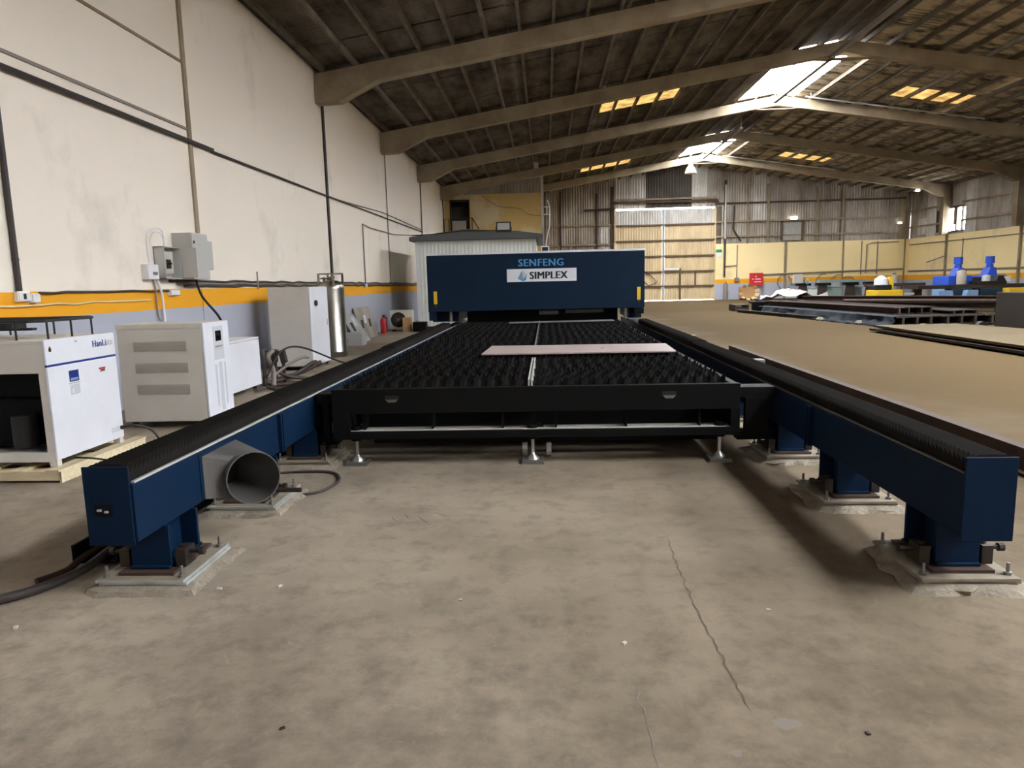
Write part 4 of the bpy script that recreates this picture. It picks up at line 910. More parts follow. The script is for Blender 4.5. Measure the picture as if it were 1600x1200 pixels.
t, d = wallbox('socket_box', 6.90, 7.02, 1.36, 1.455, -5.19, M_WHITEC, 'plain white socket box next to the one with switches', 'socket')
t, d = wallbox('socket_box', 9.56, 9.80, 1.38, 1.46, -5.19, M_WHITEC, 'white socket box on the yellow band under the grey boxes', 'socket')
t, d = wallbox('socket_box', 20.2, 20.42, 1.40, 1.52, -5.2, M_WHITEC, 'small white socket at the foot of the thin vertical pipe', 'socket')
def wiggly(y0, y1, z0, z1, n, a, r, m, lb, x=None, seedv=1, cat='cable', name='cable'):
    rnd = random.Random(seedv); pts = []
    for i in range(n+1):
        t = i/n; pts.append((XL+r+.004+(rnd.uniform(0, .01)), y0+(y1-y0)*t, z0+(z1-z0)*t+(rnd.uniform(-a, a) if 0 < i < n else 0)))
    f = MB(); f.tube(pts, r, 7); o = f.build(name, m, smooth=True); return tag(o, lb, cat)
wiggly(7.05, 9.56, 1.46, 1.45, 12, .008, .013, M_CABLE, 'brown cable clipped along the top of the yellow band from the near sockets', seedv=2)
wiggly(2.0, 9.1, 1.33, 1.335, 24, .012, .010, M_CREAMC, 'cream cable sagging along the middle of the yellow band', seedv=3)
for k in range(3):
    wiggly(9.6+k*.2, 30.3, 1.58-.038*k, 1.50-.038*k, 60, .014, .017, M_CABLE if k != 1 else M_GREYC, ('topmost', 'middle', 'lowest')[k]+' cable of the dark bundle running along the wall above the yellow band', seedv=10)
f = MB(); f.tube([(XL+.03, 6.77, 1.48), (XL+.03, 6.77, 3.6), (XL+.03, 6.77, 6.3)], .028, 8); f.cyl((XL+.03, 6.77, 1.78), (XL+.03, 6.77, 1.80), .032, 8); tag(f.build('conduit', M_CABLE), 'dark vertical conduit on the wall ending in the near white sockets', 'conduit')
f = MB(); f.tube([(XL+.04, 3, 3.64), (XL+.04, 11.2, 3.62)], .033, 8); f.tube([(XL+.03, 11.2, 3.60), (XL+.03, 17.2, 3.61), (XL+.03, 30.3, 3.66)], .022, 8); tag(f.build('conduit', M_CABLE), 'long dark horizontal conduit high along the left wall', 'conduit')
f = MB(); f.tube([(XL+.025, 17.9, 3.62), (XL+.025, 23, 3.78), (XL+.025, 30, 3.74)], .015, 8); tag(f.build('conduit', M_GREYC), 'thin grey pipe just above the long dark conduit', 'conduit')
f = MB(); f.tube([(XL+.025, 20.3, 1.5), (XL+.025, 20.3, 3.21), (XL+.03, 21.2, 3.16), (XL+.03, 24.5, 3.18), (-4.3, 26.0, 3.2)], .018, 8); tag(f.build('conduit', M_GREYC), 'thin pipe rising from the small socket and bending to the cabin roof', 'conduit')
f = MB(); f.stube([(XL+.01, 9.3, 1.62), (XL+.05, 9.32, 1.45), (XL+.04, 9.36, 1.1), (XL+.04, 9.38, .6)], .016, 7); tag(f.build('cable', M_WHITEC, smooth=True), 'white cable hanging from the open switch box behind the stabiliser', 'cable')
f = MB(); f.stube([(XL+.02, 9.2, 1.6), (XL+.03, 9.22, 1.45), (XL+.03, 9.24, 1.1), (XL+.1, 9.35, .9)], .012, 7); tag(f.build('cable', M_GREYC, smooth=True), 'grey cable hanging beside the white one behind the stabiliser', 'cable')
f = MB(); f.stube([(-5.1, 10.1, 1.6), (-5.05, 10.15, 1.35), (-4.85, 10.2, 1.05), (-4.7, 10.0, .85), (-4.6, 9.75, .79)], .018, 8); tag(f.build('cable', M_RUBBER, smooth=True), 'black cable hanging from the large grey box to the low cabinet', 'cable')
f = MB(); f.stube([(XL+.02, 9.15, 1.78), (XL+.03, 9.14, 2.15), (XL+.05, 9.25, 2.27), (XL+.08, 9.42, 2.25), (XL+.08, 9.46, 2.03)], .009, 7); f.stube([(XL+.02, 9.2, 1.78), (XL+.03, 9.19, 2.1), (XL+.05, 9.27, 2.22), (XL+.08, 9.40, 2.2), (XL+.08, 9.44, 2.03)], .007, 7); tag(f.build('cable', M_WHITEC, smooth=True), 'white looped cable over the socket box and open switch box', 'cable')
f = MB(); f.tube([(-5.2, 12.55, 1.44), (-5.2, 12.55, 1.75)], .014, 6); tag(f.build('cable_stub', M_GREYC), 'short grey pipe stub rising above the tall cabinet', 'conduit')

# ================================================================== CABIN AND UPPER ROOM
KX0, KX1, KY0, KY1, KZ = -4.23, -.30, 23.0, 27.5, 2.83
kb = thing('site_cabin', ((KX0+KX1)/2, KY0, 0), 'white ribbed site cabin with a grey roof behind the navy housing', 'cabin')
n = 8
for i in range(n):
    a = KX0+(KX1-KX0)*i/n; b = KX0+(KX1-KX0)*(i+1)/n
    cladding(kb, a, KY0, .06, KZ, KZ, b-a, 'x', M_CABIN, 'wall_sheet', .12, .0045)
f = MB(); f.box(KX0+.02, KX1-.02, KY0+.015, KY1, .05, KZ); f.build('wall_core', M_CABIN, kb)
f = MB(); f.box(KX0-.02, KX1+.02, KY0-.02, KY1+.02, 0, .08); f.build('base_rail', M_DARKSTEEL, kb)
f = MB(); f.prism([(KX0-.15, KZ), (KX0-.15, KZ+.13), (-2.6, KZ+.34), (-.9, KZ+.24), (KX1+.22, KZ+.13), (KX1+.22, KZ)], 'y', KY0-.25, KY1+.2); f.build('roof', M_ROOFG, kb, bevel=.02)
f = MB(); f.box(KX0, KX0+.09, KY0-.02, KY0+.0, .06, KZ); f.build('corner_trim', M_WHITE, kb); f = MB(); f.box(KX1-.09, KX1, KY0-.02, KY0+.0, .06, KZ); f.build('corner_trim', M_WHITE, kb)
fl_ = thing('floodlight', (-1.32, 22.75, 3.05), 'black floodlight with a pale lens sitting on the cabin roof', 'floodlight')
f = MB(); f.box(-1.56, -1.09, 22.72, 22.82, 3.06, 3.36); f.build('housing', M_RUBBER, fl_, bevel=.012)
f = MB(); f.box(-1.52, -1.13, 22.712, 22.722, 3.115, 3.325); f.build('lens', M_GREYP, fl_)
f = MB(); f.box(-1.58, -1.56, 22.74, 22.80, 3.04, 3.2); f.box(-1.09, -1.07, 22.74, 22.80, 3.04, 3.2); f.box(-1.58, -1.07, 22.74, 22.80, 3.03, 3.05); f.build('bracket', M_RUBBER, fl_)
f = MB(); f.tube([(-4.3, 22.9, 3.02), (-3.6, 22.74, 3.03), (-2.6, 22.74, 3.12), (-2.0, 22.74, 3.1), (-1.6, 22.76, 3.1)], .018, 6); tag(f.build('cable', M_DARKSTEEL), 'dark cable lying over the cabin roof edge to the floodlight', 'cable')

MY = 37.6
mz = thing('upper_room', (-2.7, MY, 0), 'cream plastered upper room in the back left corner with an open dark door', 'room')
f = MB(); f.box(XL+.02, -4.95, MY, MY+.2, 2.6, 6.05); f.box(-4.0, -.15, MY, MY+.2, 2.6, 6.05); f.box(-4.95, -4.0, MY, MY+.2, 5.73, 6.05); f.box(-4.95, -4.0, MY, MY+.2, 2.6, 4.0); f.box(-.35, -.15, MY+.2, YF-.2, 2.6, 6.05); f.build('plaster_wall', M_CREAM, mz)
f = MB(); f.box(XL+.02, -.15, MY+.2, YF-.2, 2.6, 2.8); f.build('slab', M_GREYC, mz)
f = MB(); f.box(-.4, -.2, MY+.1, MY+.4, 0, 2.6); f.build('post', M_GREYC, mz)
x = XL+.05
while x < -.2:
    w = min(.85, -.15-x); cladding(mz, x, MY+.02, 6.0, roofz(x)-.2, roofz(x+w)-.2, w+.03, 'x', M_GALV, 'corrugated_sheet'); x += w
f = MB(); f.box(-.2, -.06, MY-.06, MY+.06, 2.6, 7.1); f.build('corner_post', M_GALVL, mz)
f = MB(); f.box(-5.0, -4.95, MY-.03, MY+.1, 4.0, 5.76); f.box(-4.0, -3.95, MY-.03, MY+.1, 4.0, 5.76); f.box(-5.0, -3.95, MY-.03, MY+.1, 5.73, 5.8); f.build('door_frame', M_DARKSTEEL, mz)
f = MB(); f.box(-4.95, -4.0, MY+.15, MY+.18, 4.0, 5.73); f.build('dark_opening', M_GLASSD, mz)
f = MB(); f.box(-4.9, -4.15, MY-.03, MY+.0, 4.0, 4.72); f.build('half_door', M_VENT, mz)
f = MB(); f.tube([(-5.2, MY-.9, 4.0), (-5.2, MY-.9, 4.75), (-4.95, MY-.9, 4.75), (-4.95, MY-.9, 4.0)], .025, 6); f.tube([(-3.95, MY-.9, 4.78), (-3.75, MY-.9, 4.78), (-3.4, MY-.9, 4.2)], .025, 6); f.tube([(-3.75, MY-.9, 4.0), (-3.75, MY-.9, 4.78)], .025, 6); f.build('stair_rail', M_DARKSTEEL, mz)
f = MB(); f.box(XL+.02, -3.6, MY-1.0, MY, 3.9, 4.0); f.build('landing', M_GREYC, mz)
f = MB(); f.stube([(-3.3, MY-.03, 5.98), (-2.6, MY-.03, 5.5), (-2.1, MY-.03, 5.35), (-1.35, MY-.03, 5.27), (-.9, MY-.03, 4.98), (-.4, MY-.03, 4.88), (-.1, MY-.03, 4.88)], .018, 6); tag(f.build('cable', M_RAFTER, smooth=True), 'loose cable sagging across the yellow upper room wall', 'cable')
f = MB(); f.tube([(-.05, MY-.1, 4.92), (.25, MY-.1, 4.92), (.25, MY-.1, 5.3), (.12, MY-.1, 5.65)], .03, 6); f.tube([(-.05, MY-.1, 5.3), (.25, MY-.1, 5.3)], .03, 6); f.tube([(.1, MY-.1, 4.92), (.1, MY-.1, 5.3)], .02, 6); f.tube([(.25, MY-.1, 4.92), (.22, MY-.1, 4.3), (.05, MY-.1, 3.6), (0, MY-.1, 3.2)], .035, 6)
tag(f.build('pipe_bracket', M_WHITEC), 'white bent pipes and bracket at the corner of the upper room', 'pipe')
f = MB(); f.box(-.10, .08, 16.7, 16.9, 2.071, 2.27); u = tag(f.build('beacon_box', M_WHITEC), 'small pale box with a dark front standing on top of the navy housing', 'box')
f = MB(); f.box(-.08, .06, 16.69, 16.7, 2.10, 2.25); OFF[u.name] = u.location.copy(); f.build('dark_front', M_RUBBER, u)

# ================================================================== FAR WALL FITTINGS
def fpipe(pts, r, m, lb, cat='pipe', name='pipe'):
    f = MB(); f.tube([(x, YF-.03-r, z) for x, z in pts], r, 6); return tag(f.build(name, m), lb, cat)
fpipe([(11.55, 3.5), (11.55, 1.5)], .04, M_GREYC, 'vertical grey conduit on the cream wall nearest the gate')
fpipe([(12.4, 3.5), (12.4, 1.35)], .03, M_GREYC, 'vertical conduit on the cream wall ending in a junction box')
fpipe([(11.55, 2.15), (12.4, 2.2)], .025, M_GREYC, 'short horizontal conduit joining the two by the gate')
fpipe([(20.6, 1.5), (20.6, 3.3), (20.9, 3.4), (22.6, 3.45)], .03, M_GREYC, 'thin pipe bending near the top of the far wall toward the corner')
fpipe([(14.1, 1.56), (22.9, 1.72)], .05, M_GREYC, 'long horizontal pipe above the yellow band on the far wall')
fpipe([(11.6, 7.3), (11.6, 3.9)], .06, M_GREYP, 'pale vertical downpipe on the cladding right of the gate')
fpipe([(12.15, 6.0), (12.1, 4.5), (12.6, 3.75)], .05, M_DARKSTEEL, 'dark hanging cable on the cladding right of the gate')
f = MB(); f.box(12.27, 12.55, YF-.12, YF, 1.15, 1.4); tag(f.build('junction_box', M_GREYC), 'small grey junction box at the end of the far wall conduit', 'electrical box')
t = thing('exit_sign', (11.25, YF, 2.73), 'white and green safety sign beside the gate', 'sign')
f = MB(); f.box(11.08, 11.4, YF-.03, YF, 2.75, 3.22); f.build('board', M_WHITEC, t); f = MB(); f.box(11.06, 11.42, YF-.05, YF-.03, 3.05, 3.24); f.build('green_field', M_GREEN, t)
t = thing('red_board', (13.62, YF-.15, 0), 'red board with white lines standing against the far wall', 'board')
f = MB(); f.box(13.2, 14.05, YF-.2, YF-.12, .86, 1.68); f.build('panel', M_RED, t)
for z0, x0, x1 in ((1.42, 13.55, 13.65), (1.25, 13.35, 13.45), (1.25, 13.55, 13.9), (1.08, 13.5, 13.95)): f = MB(); f.box(x0, x1, YF-.206, YF-.2, z0, z0+.06); f.build('white_line', M_WHITEC, t)
for x0 in (13.75, 14.0): f = MB(); f.box(x0, x0+.04, YF-.18, YF-.14, 0, .9); f.build('leg', M_GREYC, t)
t = thing('wall_cabinet', (16.3, YF, .93), 'white cabinet on the far wall between the hose loops', 'cabinet')
f = MB(); f.box(16.0, 16.6, YF-.2, YF, .93, 1.52); f.build('body', M_WHITEC, t, bevel=.01); f = MB(); f.box(16.04, 16.56, YF-.21, YF-.2, .97, 1.48); f.build('door', M_OFFW_SHADE, t)
def loop(cx_, cz_, r, t0, t1, m, lb, rr=.03):
    pts = [(cx_+r*math.cos(t0+(t1-t0)*i/24), YF-.06-i*.002, cz_+r*1.0*math.sin(t0+(t1-t0)*i/24)) for i in range(25)]
    f = MB(); f.tube(pts, rr, 6); return tag(f.build('hose_loop', m), lb, 'hose')
loop(14.95+.5, 1.05, .45, 0, 2*math.pi, M_GREYC, 'round hose coil hanging on the wall left of the white cabinet')
loop(18.0, .95, .55, 1.4, 4.3, M_GREYC, 'half hose loop on the wall, first right of the white cabinet')
loop(18.95, .85, .6, 1.2, 3.6, M_GREYC, 'hose loop on the wall, second right of the white cabinet')
loop(19.5, .8, .5, -.5, 3.8, M_GREYC, 'hose loop on the wall, third right of the white cabinet')
f = MB(); f.tube([(15.6, YF-.08, 1.5), (15.75, YF-.1, .8), (16.1, YF-.15, .5), (16.8, YF-.15, .6)], .05, 6); tag(f.build('hose', M_WTARP), 'pale hose drooping below the white wall cabinet', 'hose')
f = MB(); f.lathe([(.001, 0), (.14, 0), (.145, .05), (.145, .98), (.11, 1.08), (.04, 1.14), (.04, 1.2), (.001, 1.2)], (11.62, YF-.35, 0), 16); tag(f.build('gas_cylinder', M_GREYC, smooth=True), 'dark grey gas cylinder standing by the far wall next to the gate', 'gas cylinder')
# open cardboard carton with splayed flaps
t = thing('open_carton', (12.75, YF-1.4, 0), 'open straw-coloured carton with splayed flaps under the red board', 'box')
f = MB(); f.box(12.3, 13.2, YF-1.6, YF-1.0, .12, .8); f.build('carton_body', M_CARD, t)
f = MB()
for k in range(10):
    a0 = 2*math.pi*k/10; a1 = a0+.5
    f.add([(12.75+.42*math.cos(a0), YF-1.62, .46+.36*math.sin(a0)), (12.75+.42*math.cos(a1), YF-1.62, .46+.36*math.sin(a1)), (12.75+.66*math.cos(a1-.05), YF-1.8, .50+.50*math.sin(a1-.05)), (12.75+.66*math.cos(a0+.05), YF-1.8, .50+.50*math.sin(a0+.05))], [[0, 1, 2, 3]])
f.build('flaps', mat('straw_card', (222, 186, 130), .8), t, recalc=False)
f = MB(); f.box(12.35, 13.15, YF-1.6, YF-1.0, 0, .12); f.build('skid', M_BROWN, t)
# wicket light panel high in far wall with lamp over it
t = thing('roof_light_panel', (15.85, YF, 3.7), 'pale framed light panel in the far wall cladding under the lit lamp', 'window panel')
f = MB(); f.box(15.24, 16.46, YF-.04, YF-.02, 3.72, 4.85); f.build('panel', M_GALVP, t)
for a, b, c, d in ((15.16, 15.26, 3.7, 4.95), (16.44, 16.54, 3.7, 4.95), (15.16, 16.54, 4.85, 4.95)): f = MB(); f.box(a, b, YF-.1, YF, c, d); f.build('frame_bar', M_RAIL, t)
t = thing('wall_lamp', (15.85, YF-.2, 5.0), 'lit white lamp above the pale panel in the far wall', 'lamp')
f = MB(); f.box(15.62, 16.08, YF-.3, YF-.12, 4.98, 5.04); f.build('housing', M_RUBBER, t); f = MB(); f.box(15.64, 16.06, YF-.32, YF-.3, 4.99, 5.18); f.build('lens', M_LED, t)
for i, (x_, y_, z_, lb) in enumerate(((21.3, FR[8]-.25, 6.05, 'small lit lamp under the roof near the far right corner'), (22.5, YF-.2, 4.55, 'small lit lamp on the corner post at the far right'))):
    t = thing('spot_lamp', (x_, y_, z_), lb, 'lamp'); f = MB(); f.box(x_-.2, x_+.2, y_-.02, y_+.1, z_, z_+.06); f.build('housing', M_GREYP, t); f = MB(); f.box(x_-.1, x_+.1, y_-.06, y_-.02, z_, z_+.12); f.build('lens', M_LED, t)
# pendant lamp
t = thing('pendant_lamp', (8.42, 42.2, 7.4), 'bell-shaped pendant lamp hanging below the farther ridge opening', 'lamp')
f = MB(); f.lathe([(.34, 0), (.31, .1), (.24, .28), (.14, .42), (.12, .46)], (8.42, 42.2, 7.42), 20); f.build('shade', M_LAMP, t, smooth=True, recalc=False)
f = MB(); f.lathe([(.001, .62), (.08, .6), (.12, .54), (.12, .46)], (8.42, 42.2, 7.42), 14); f.build('ballast', M_LAMP, t, smooth=True); f = MB(); f.cyl((8.42, 42.2, 8.04), (8.42, 42.2, 8.45), .015, 6); f.build('cord', M_GREYP, t)
t = thing('pendant_lamp', (-.36, 32.5, 6.5), 'small hanging fitting under the left roof slope above the upper room', 'lamp')
f = MB(); f.cyl((-.36, 32.5, 6.72), (-.36, 32.5, 7.15), .02, 6); f.build('cord', M_GREYC, t); f = MB(); f.box(-.46, -.26, 32.4, 32.6, 6.5, 6.72); f.build('shade', M_GREYP, t)

# right wall: long conduits
f = MB(); f.tube([(XR-.04, 26, 3.22), (XR-.04, YF-.1, 3.22)], .03, 6); tag(f.build('pipe', M_GREYC), 'upper horizontal pipe along the right wall', 'pipe')
f = MB(); f.tube([(XR-.05, 26, 1.58), (XR-.05, YF-.1, 1.56)], .05, 6); tag(f.build('pipe', M_GREYC), 'lower horizontal pipe just above the yellow band on the right wall', 'pipe')
f = MB(); f.tube([(XR-.04, 41.0, 3.3), (XR-.04, 41.0, 1.6)], .025, 6); tag(f.build('pipe', M_GREYC), 'vertical pipe on the right wall below the bright window', 'pipe')
f = MB(); f.tube([(XR+.01, 42.6, 2.42), (XR-.6, 43.6, 2.05)], .025, 6); tag(f.build('pipe', M_GREYC), 'slanting bar sticking out of the right wall', 'pipe')

# ================================================================== RIGHT SIDE STOCK
def ibeam(p0, p1, w, h, m, name='steel_beam', lb=None, group=None, cat='steel beam'):
    """I-section beam from p0 to p1 (bottom centre line)"""
    p0, p1 = Vector(p0), Vector(p1); d = (p1-p0); L_ = d.length; d.normalize(); r = d.cross(Vector((0, 0, 1))).normalized(); t = h*.12
    sec = [(-w/2, 0), (w/2, 0), (w/2, t), (w*.08, t), (w*.08, h-t), (w/2, h-t), (w/2, h), (-w/2, h), (-w/2, h-t), (-w*.08, h-t), (-w*.08, t), (-w/2, t)]
    f = MB(); n = len(sec); vs = [p0 + r*a + Vector((0, 0, b)) for a, b in sec] + [p1 + r*a + Vector((0, 0, b)) for a, b in sec]
    quads = [[0, 1, 2, 3, 10, 11], [3, 4, 9, 10], [4, 5, 6, 7, 8, 9]]
    f.add(vs, quads + [[i+n for i in q[::-1]] for q in quads] + [[i, n+i, n+(i+1) % n, (i+1) % n] for i in range(n)])
    return tag(f.build(name, m), lb, cat, group)
def channel(p0, p1, w, h, m, lb, cat='steel beam', name='steel_channel'):
    p0, p1 = Vector(p0), Vector(p1); d = (p1-p0).normalized(); r = d.cross(Vector((0, 0, 1))).normalized(); t = .012
    f = MB(); sec = [(0, 0), (w, 0), (w, t), (t, t), (t, h-t), (w, h-t), (w, h), (0, h)]; n = 8
    vs = [p0+r*a+Vector((0, 0, b)) for a, b in sec]+[p1+r*a+Vector((0, 0, b)) for a, b in sec]
    q = [[0, 1, 2, 3], [0, 3, 4, 7], [4, 5, 6, 7]]
    f.add(vs, q+[[i+n for i in k[::-1]] for k in q]+[[i, n+i, n+(i+1) % n, (i+1) % n] for i in range(n)])
    return tag(f.build(name, m), lb, cat)
channel((3.44, 3.0, 0), (3.44, 13.45, 0), .10, .17, M_BROWN, 'long brown steel channel on the floor beside the right rail')
f = MB(); f.box(3.40, 3.43, 4.4, 12.6, 0, .012); tag(f.build('steel_strip', M_WOOD), 'pale thin strip lying along the foot of the brown channel', 'strip')
# front flat bar and lower bundle
ibeam((7.9, 29.6, 0), (8.78, 23.4, 0), .14, .12, M_DARKSTEEL, lb='single dark beam on the floor, nearest the gate side of the stack')
D0, D1 = Vector((9.45, 19.4, 0)), Vector((8.45, 28.6, 0)); side = Vector((.99, .11, 0))
for k in range(8):
    ibeam(D0+side*(.15+k*.42)+Vector((0, .05*(k % 3), .04)), D1+side*(.2+k*.40)+Vector((0, .4*(k % 3), .04)), .41, .24, M_DARKSTEEL, lb=('first','second','third','fourth','fifth','sixth','seventh','eighth')[k]+' dark beam from the left in the bottom layer of the stack', group='bottom layer beams of the long stack')
for k in range(2):
    q = D0.lerp(D1, .15+.7*k); f = MB(); f.obox((q.x+1.65, q.y+.18, .02), (3.5, .12, .038), (0, 0, .11)); tag(f.build('timber_bearer', M_WOOD), 'timber bearer under the %s end of the long beam stack' % ('near' if k == 0 else 'far'), 'timber')
for k in range(7):
    ibeam(D0+side*(.55+k*.33)+Vector((0, 1.0+.1*(k % 2)-(.5 if k > 3 else 0), .285)), D1+side*(.45+k*.33)+Vector((0, -.6*(k % 3), .285)), .325, .2 if k < 4 else .1, M_BROWN if k == 0 else M_DARKSTEEL, lb=('first','second','third','fourth','fifth','sixth','seventh')[k]+' dark beam from the left in the upper layer of the stack', group='upper layer beams of the long stack')
# blue tarp hanging down the near side of the lower bundle
rnd = random.Random(9); vs = []; fs = []; n = 40
for i in range(n+1):
    q = D0.lerp(D1, .0+.93*i/n)
    for j, (off, z) in enumerate(((.38, .288), (.1, .29), (-.09, .28), (-.13, .17), (-.2, .07), (-.34, .012))):
        w_ = rnd.uniform(-.05, .05) if j > 1 else rnd.uniform(-.0, .008)
        vs.append((q.x+off*side.x+w_, q.y+off*side.y, max(.008, z+(rnd.uniform(-.02, .025) if j > 2 else rnd.uniform(0, .012)))))
    if i: fs += [[(i-1)*6+k, i*6+k, i*6+k+1, (i-1)*6+k+1] for k in range(5)]
f = MB(); f.add(vs, fs); o = f.build('tarpaulin', M_TARP, smooth=True); tag(o, 'crumpled grey-blue tarpaulin draped over the near side of the beam stack', 'tarpaulin')
so = o.modifiers.new('thick', 'SOLIDIFY'); so.thickness = .006
# offset dark block at far end of stack
f = MB(); f.box(8.35, 8.75, 28.9, 29.2, 0, .38); f.box(8.25, 8.85, 28.8, 29.3, .38, .44); tag(f.build('steel_stand', M_BLACK), 'black upright stand at the gate end of the beam stack', 'stand')
f = MB(); f.box(8.0, 8.6, 30.4, 31.4, 0, .16); f.box(8.0, 8.6, 30.4, 31.4, .24, .28); f.box(8.0, 8.06, 30.4, 31.4, .16, .24); f.box(8.54, 8.6, 30.4, 31.4, .16, .24); tag(f.build('frame_box', M_DARKSTEEL), 'small dark open frame on the floor behind the black stand', 'frame')
# brown member layer behind
for k, (xa, ya, xb, yb, z, m) in enumerate(((9.2, 31.0, 15.6, 23.6, .20, M_DARKSTEEL), (9.8, 31.6, 16.6, 24.0, .20, M_BROWN), (10.4, 32.2, 17.6, 24.4, .20, M_DARKSTEEL), (10.8, 30.2, 15.9, 24.6, .401, M_BROWN))):
    ibeam((xa, ya, z), (xb, yb, z), .35, .20, m, lb=('rusty beam lying slantwise behind the stack, nearest', 'rusty beam lying slantwise behind the stack, second', 'rusty beam lying slantwise behind the stack, farthest', 'rusty beam on top of the slantwise ones')[k])
for k in range(4):
    t_ = .1+k*.26; q = Vector((9.8, 31.6, 0)).lerp(Vector((16.6, 24.0, 0)), t_); f = MB(); f.obox((q.x, q.y, .1), (2.2, .2, .198), (0, 0, .75)); tag(f.build('timber_bearer', M_BROWN), ('leftmost','second','third','rightmost')[k]+' dark bearer block under the slantwise rusty beams', 'timber', 'bearers under the slantwise beams')
# scattered bolts of tube on top
for k in range(5):
    x0 = 11.2+k*1.2; f = MB(); f.cyl((x0, 27.2-k*1.0, .468), (x0+1.2, 26.2-k*1.0, .468), .065, 10); tag(f.build('round_bar', M_BROWN), ('first','second','third','fourth','fifth')[k]+' short rusty round bar from the left, loose on the rear beams', 'steel bar', 'loose round bars on the rear beams')
# white sheeting at the far left of the stock
rnd = random.Random(4); vs = []; fs = []; n = 12
for i in range(n+1):
    for j in range(7):
        vs.append((9.9+i*.26+j*.1, 33.2+j*.35, .5+.18*math.sin(i*.9+j)*rnd.uniform(.4, 1)+.12*(3-abs(j-3))/3 + (.1 if 2 < i < 9 else -.1)))
        if i and j: fs.append([(i-1)*7+j-1, i*7+j-1, i*7+j, (i-1)*7+j])
f = MB(); f.add(vs, fs); o = f.build('white_sheeting', M_WTARP); tag(o, 'crumpled white plastic sheeting heaped behind the far end of the stack', 'sheeting'); o.modifiers.new('t', 'SOLIDIFY').thickness = .02
f = MB(); f.box(10.0, 12.0, 33.3, 34.3, 0, .36); tag(f.build('covered_load', M_DARKSTEEL), 'dark load under the crumpled white sheeting', 'load')
# trestles with grey-green crates
for k, (x_, y_) in enumerate(((12.3, 34.6), (13.15, 34.4), (14.35, 34.2), (15.2, 34.0))):
    t = thing('trestle', (x_, y_, 0), ('first','second','third','fourth')[k]+' dark tapered trestle leg from the left among the grey-green crates', 'trestle')
    f = MB(); f.prism([(x_-.28, 0), (x_+.28, 0), (x_+.16, .95), (x_-.16, .95)], 'y', y_-.1, y_+.1); f.build('leg_plate', M_DARKSTEEL, t)
    f = MB(); f.box(x_-.3, x_+.34, y_-.15, y_+.15, .95, 1.08); f.build('top_bar', M_BLACK, t)
for k, (x0, x1, m, h) in enumerate(((12.5, 12.95, M_GREYP, .8), (13.4, 14.1, M_TEAL, .85), (14.55, 15.05, M_TEAL, .8))):
    t = thing('crate', ((x0+x1)/2, 34.6, 0), ('pale grey', 'wide grey-green', 'narrow grey-green')[k]+' crate standing between the dark trestle legs', 'crate')
    f = MB(); f.box(x0, x1, 34.5, 35.1, 0, h); f.build('body', m, t, bevel=.02); f = MB(); f.box(x0-.03, x1+.03, 34.47, 35.13, h, h+.06); f.build('lid', M_TEAL, t)
f = MB(); f.box(13.1, 15.3, 34.7, 35.0, 1.08, 1.2); f.cyl((12.4, 34.5, 1.15), (12.5, 34.5, 1.15), .14, 10); tag(f.build('rolled_cover', M_TEAL), 'grey-green cover rolled along the top of the trestles', 'cover')
# yellow compactor like machine
t = thing('yellow_machine', (15.4, 32.6, 0), 'small yellow machine with a white and black top among the crates', 'machine')
f = MB(); f.box(14.5, 15.75, 32.0, 32.9, .25, .72); f.build('body', M_YEL, t, bevel=.05)
f = MB(); f.box(14.55, 15.3, 32.1, 32.8, .72, .95); f.build('engine', M_RUBBER, t, bevel=.04)
f = MB(); f.lathe([(.3, 0), (.28, .25), (.1, .4), (.001, .42)], (14.95, 32.4, .95), 14); f.build('tank', M_WHITEC, t, smooth=True)
f = MB(); f.box(15.25, 15.4, 32.2, 32.5, .72, 1.3); f.build('upright', M_YEL, t)
for x_ in (14.8, 15.5): f = MB(); f.cyl((x_, 32.0, .2), (x_, 32.9, .2), .2, 14); f.build('wheel', M_RUBBER, t)
# gas cylinders
def cylinder(x_, y_, r, h, m, lb, z0=0):
    t = thing('gas_cylinder', (x_, y_, z0), lb, 'gas cylinder')
    f = MB(); f.lathe([(.001, 0), (r*.96, 0), (r, .04), (r, h*.82), (r*.85, h*.88), (r*.45, h*.93), (r*.3, h*.95)], (x_, y_, z0), 18); f.build('body', m, t, smooth=True)
    f = MB(); f.cyl((x_, y_, z0+h*.93), (x_, y_, z0+h), r*.3, 8); f.box(x_-r*.5, x_+r*.3, y_-.03, y_+.03, z0+h*.97, z0+h*1.01); f.build('valve', M_DULLSTEEL, t)
cylinder(15.9, 33.2, .19, 1.45, M_GREYCYL, 'grey gas cylinder standing right of the yellow machine')
cylinder(17.0, 29.9, .18, .62, mat('beige_cylinder', (176, 166, 148), .5), 'short beige cylinder standing on the steel bench beside the blue machine', .93)
# stacked white shelves
t = thing('shelf_rack', (16.6, 33.3, 0), 'small rack of white shelves right of the grey cylinder', 'rack')
for z_ in (.2, .45, .7): f = MB(); f.box(16.25, 16.85, 33.0, 33.5, z_, z_+.1); f.build('shelf', M_WTARP, t)
for x_ in (16.25, 16.85): f = MB(); f.box(x_-.02, x_+.02, 33.0, 33.5, 0, .85); f.build('side', M_GREYC, t)
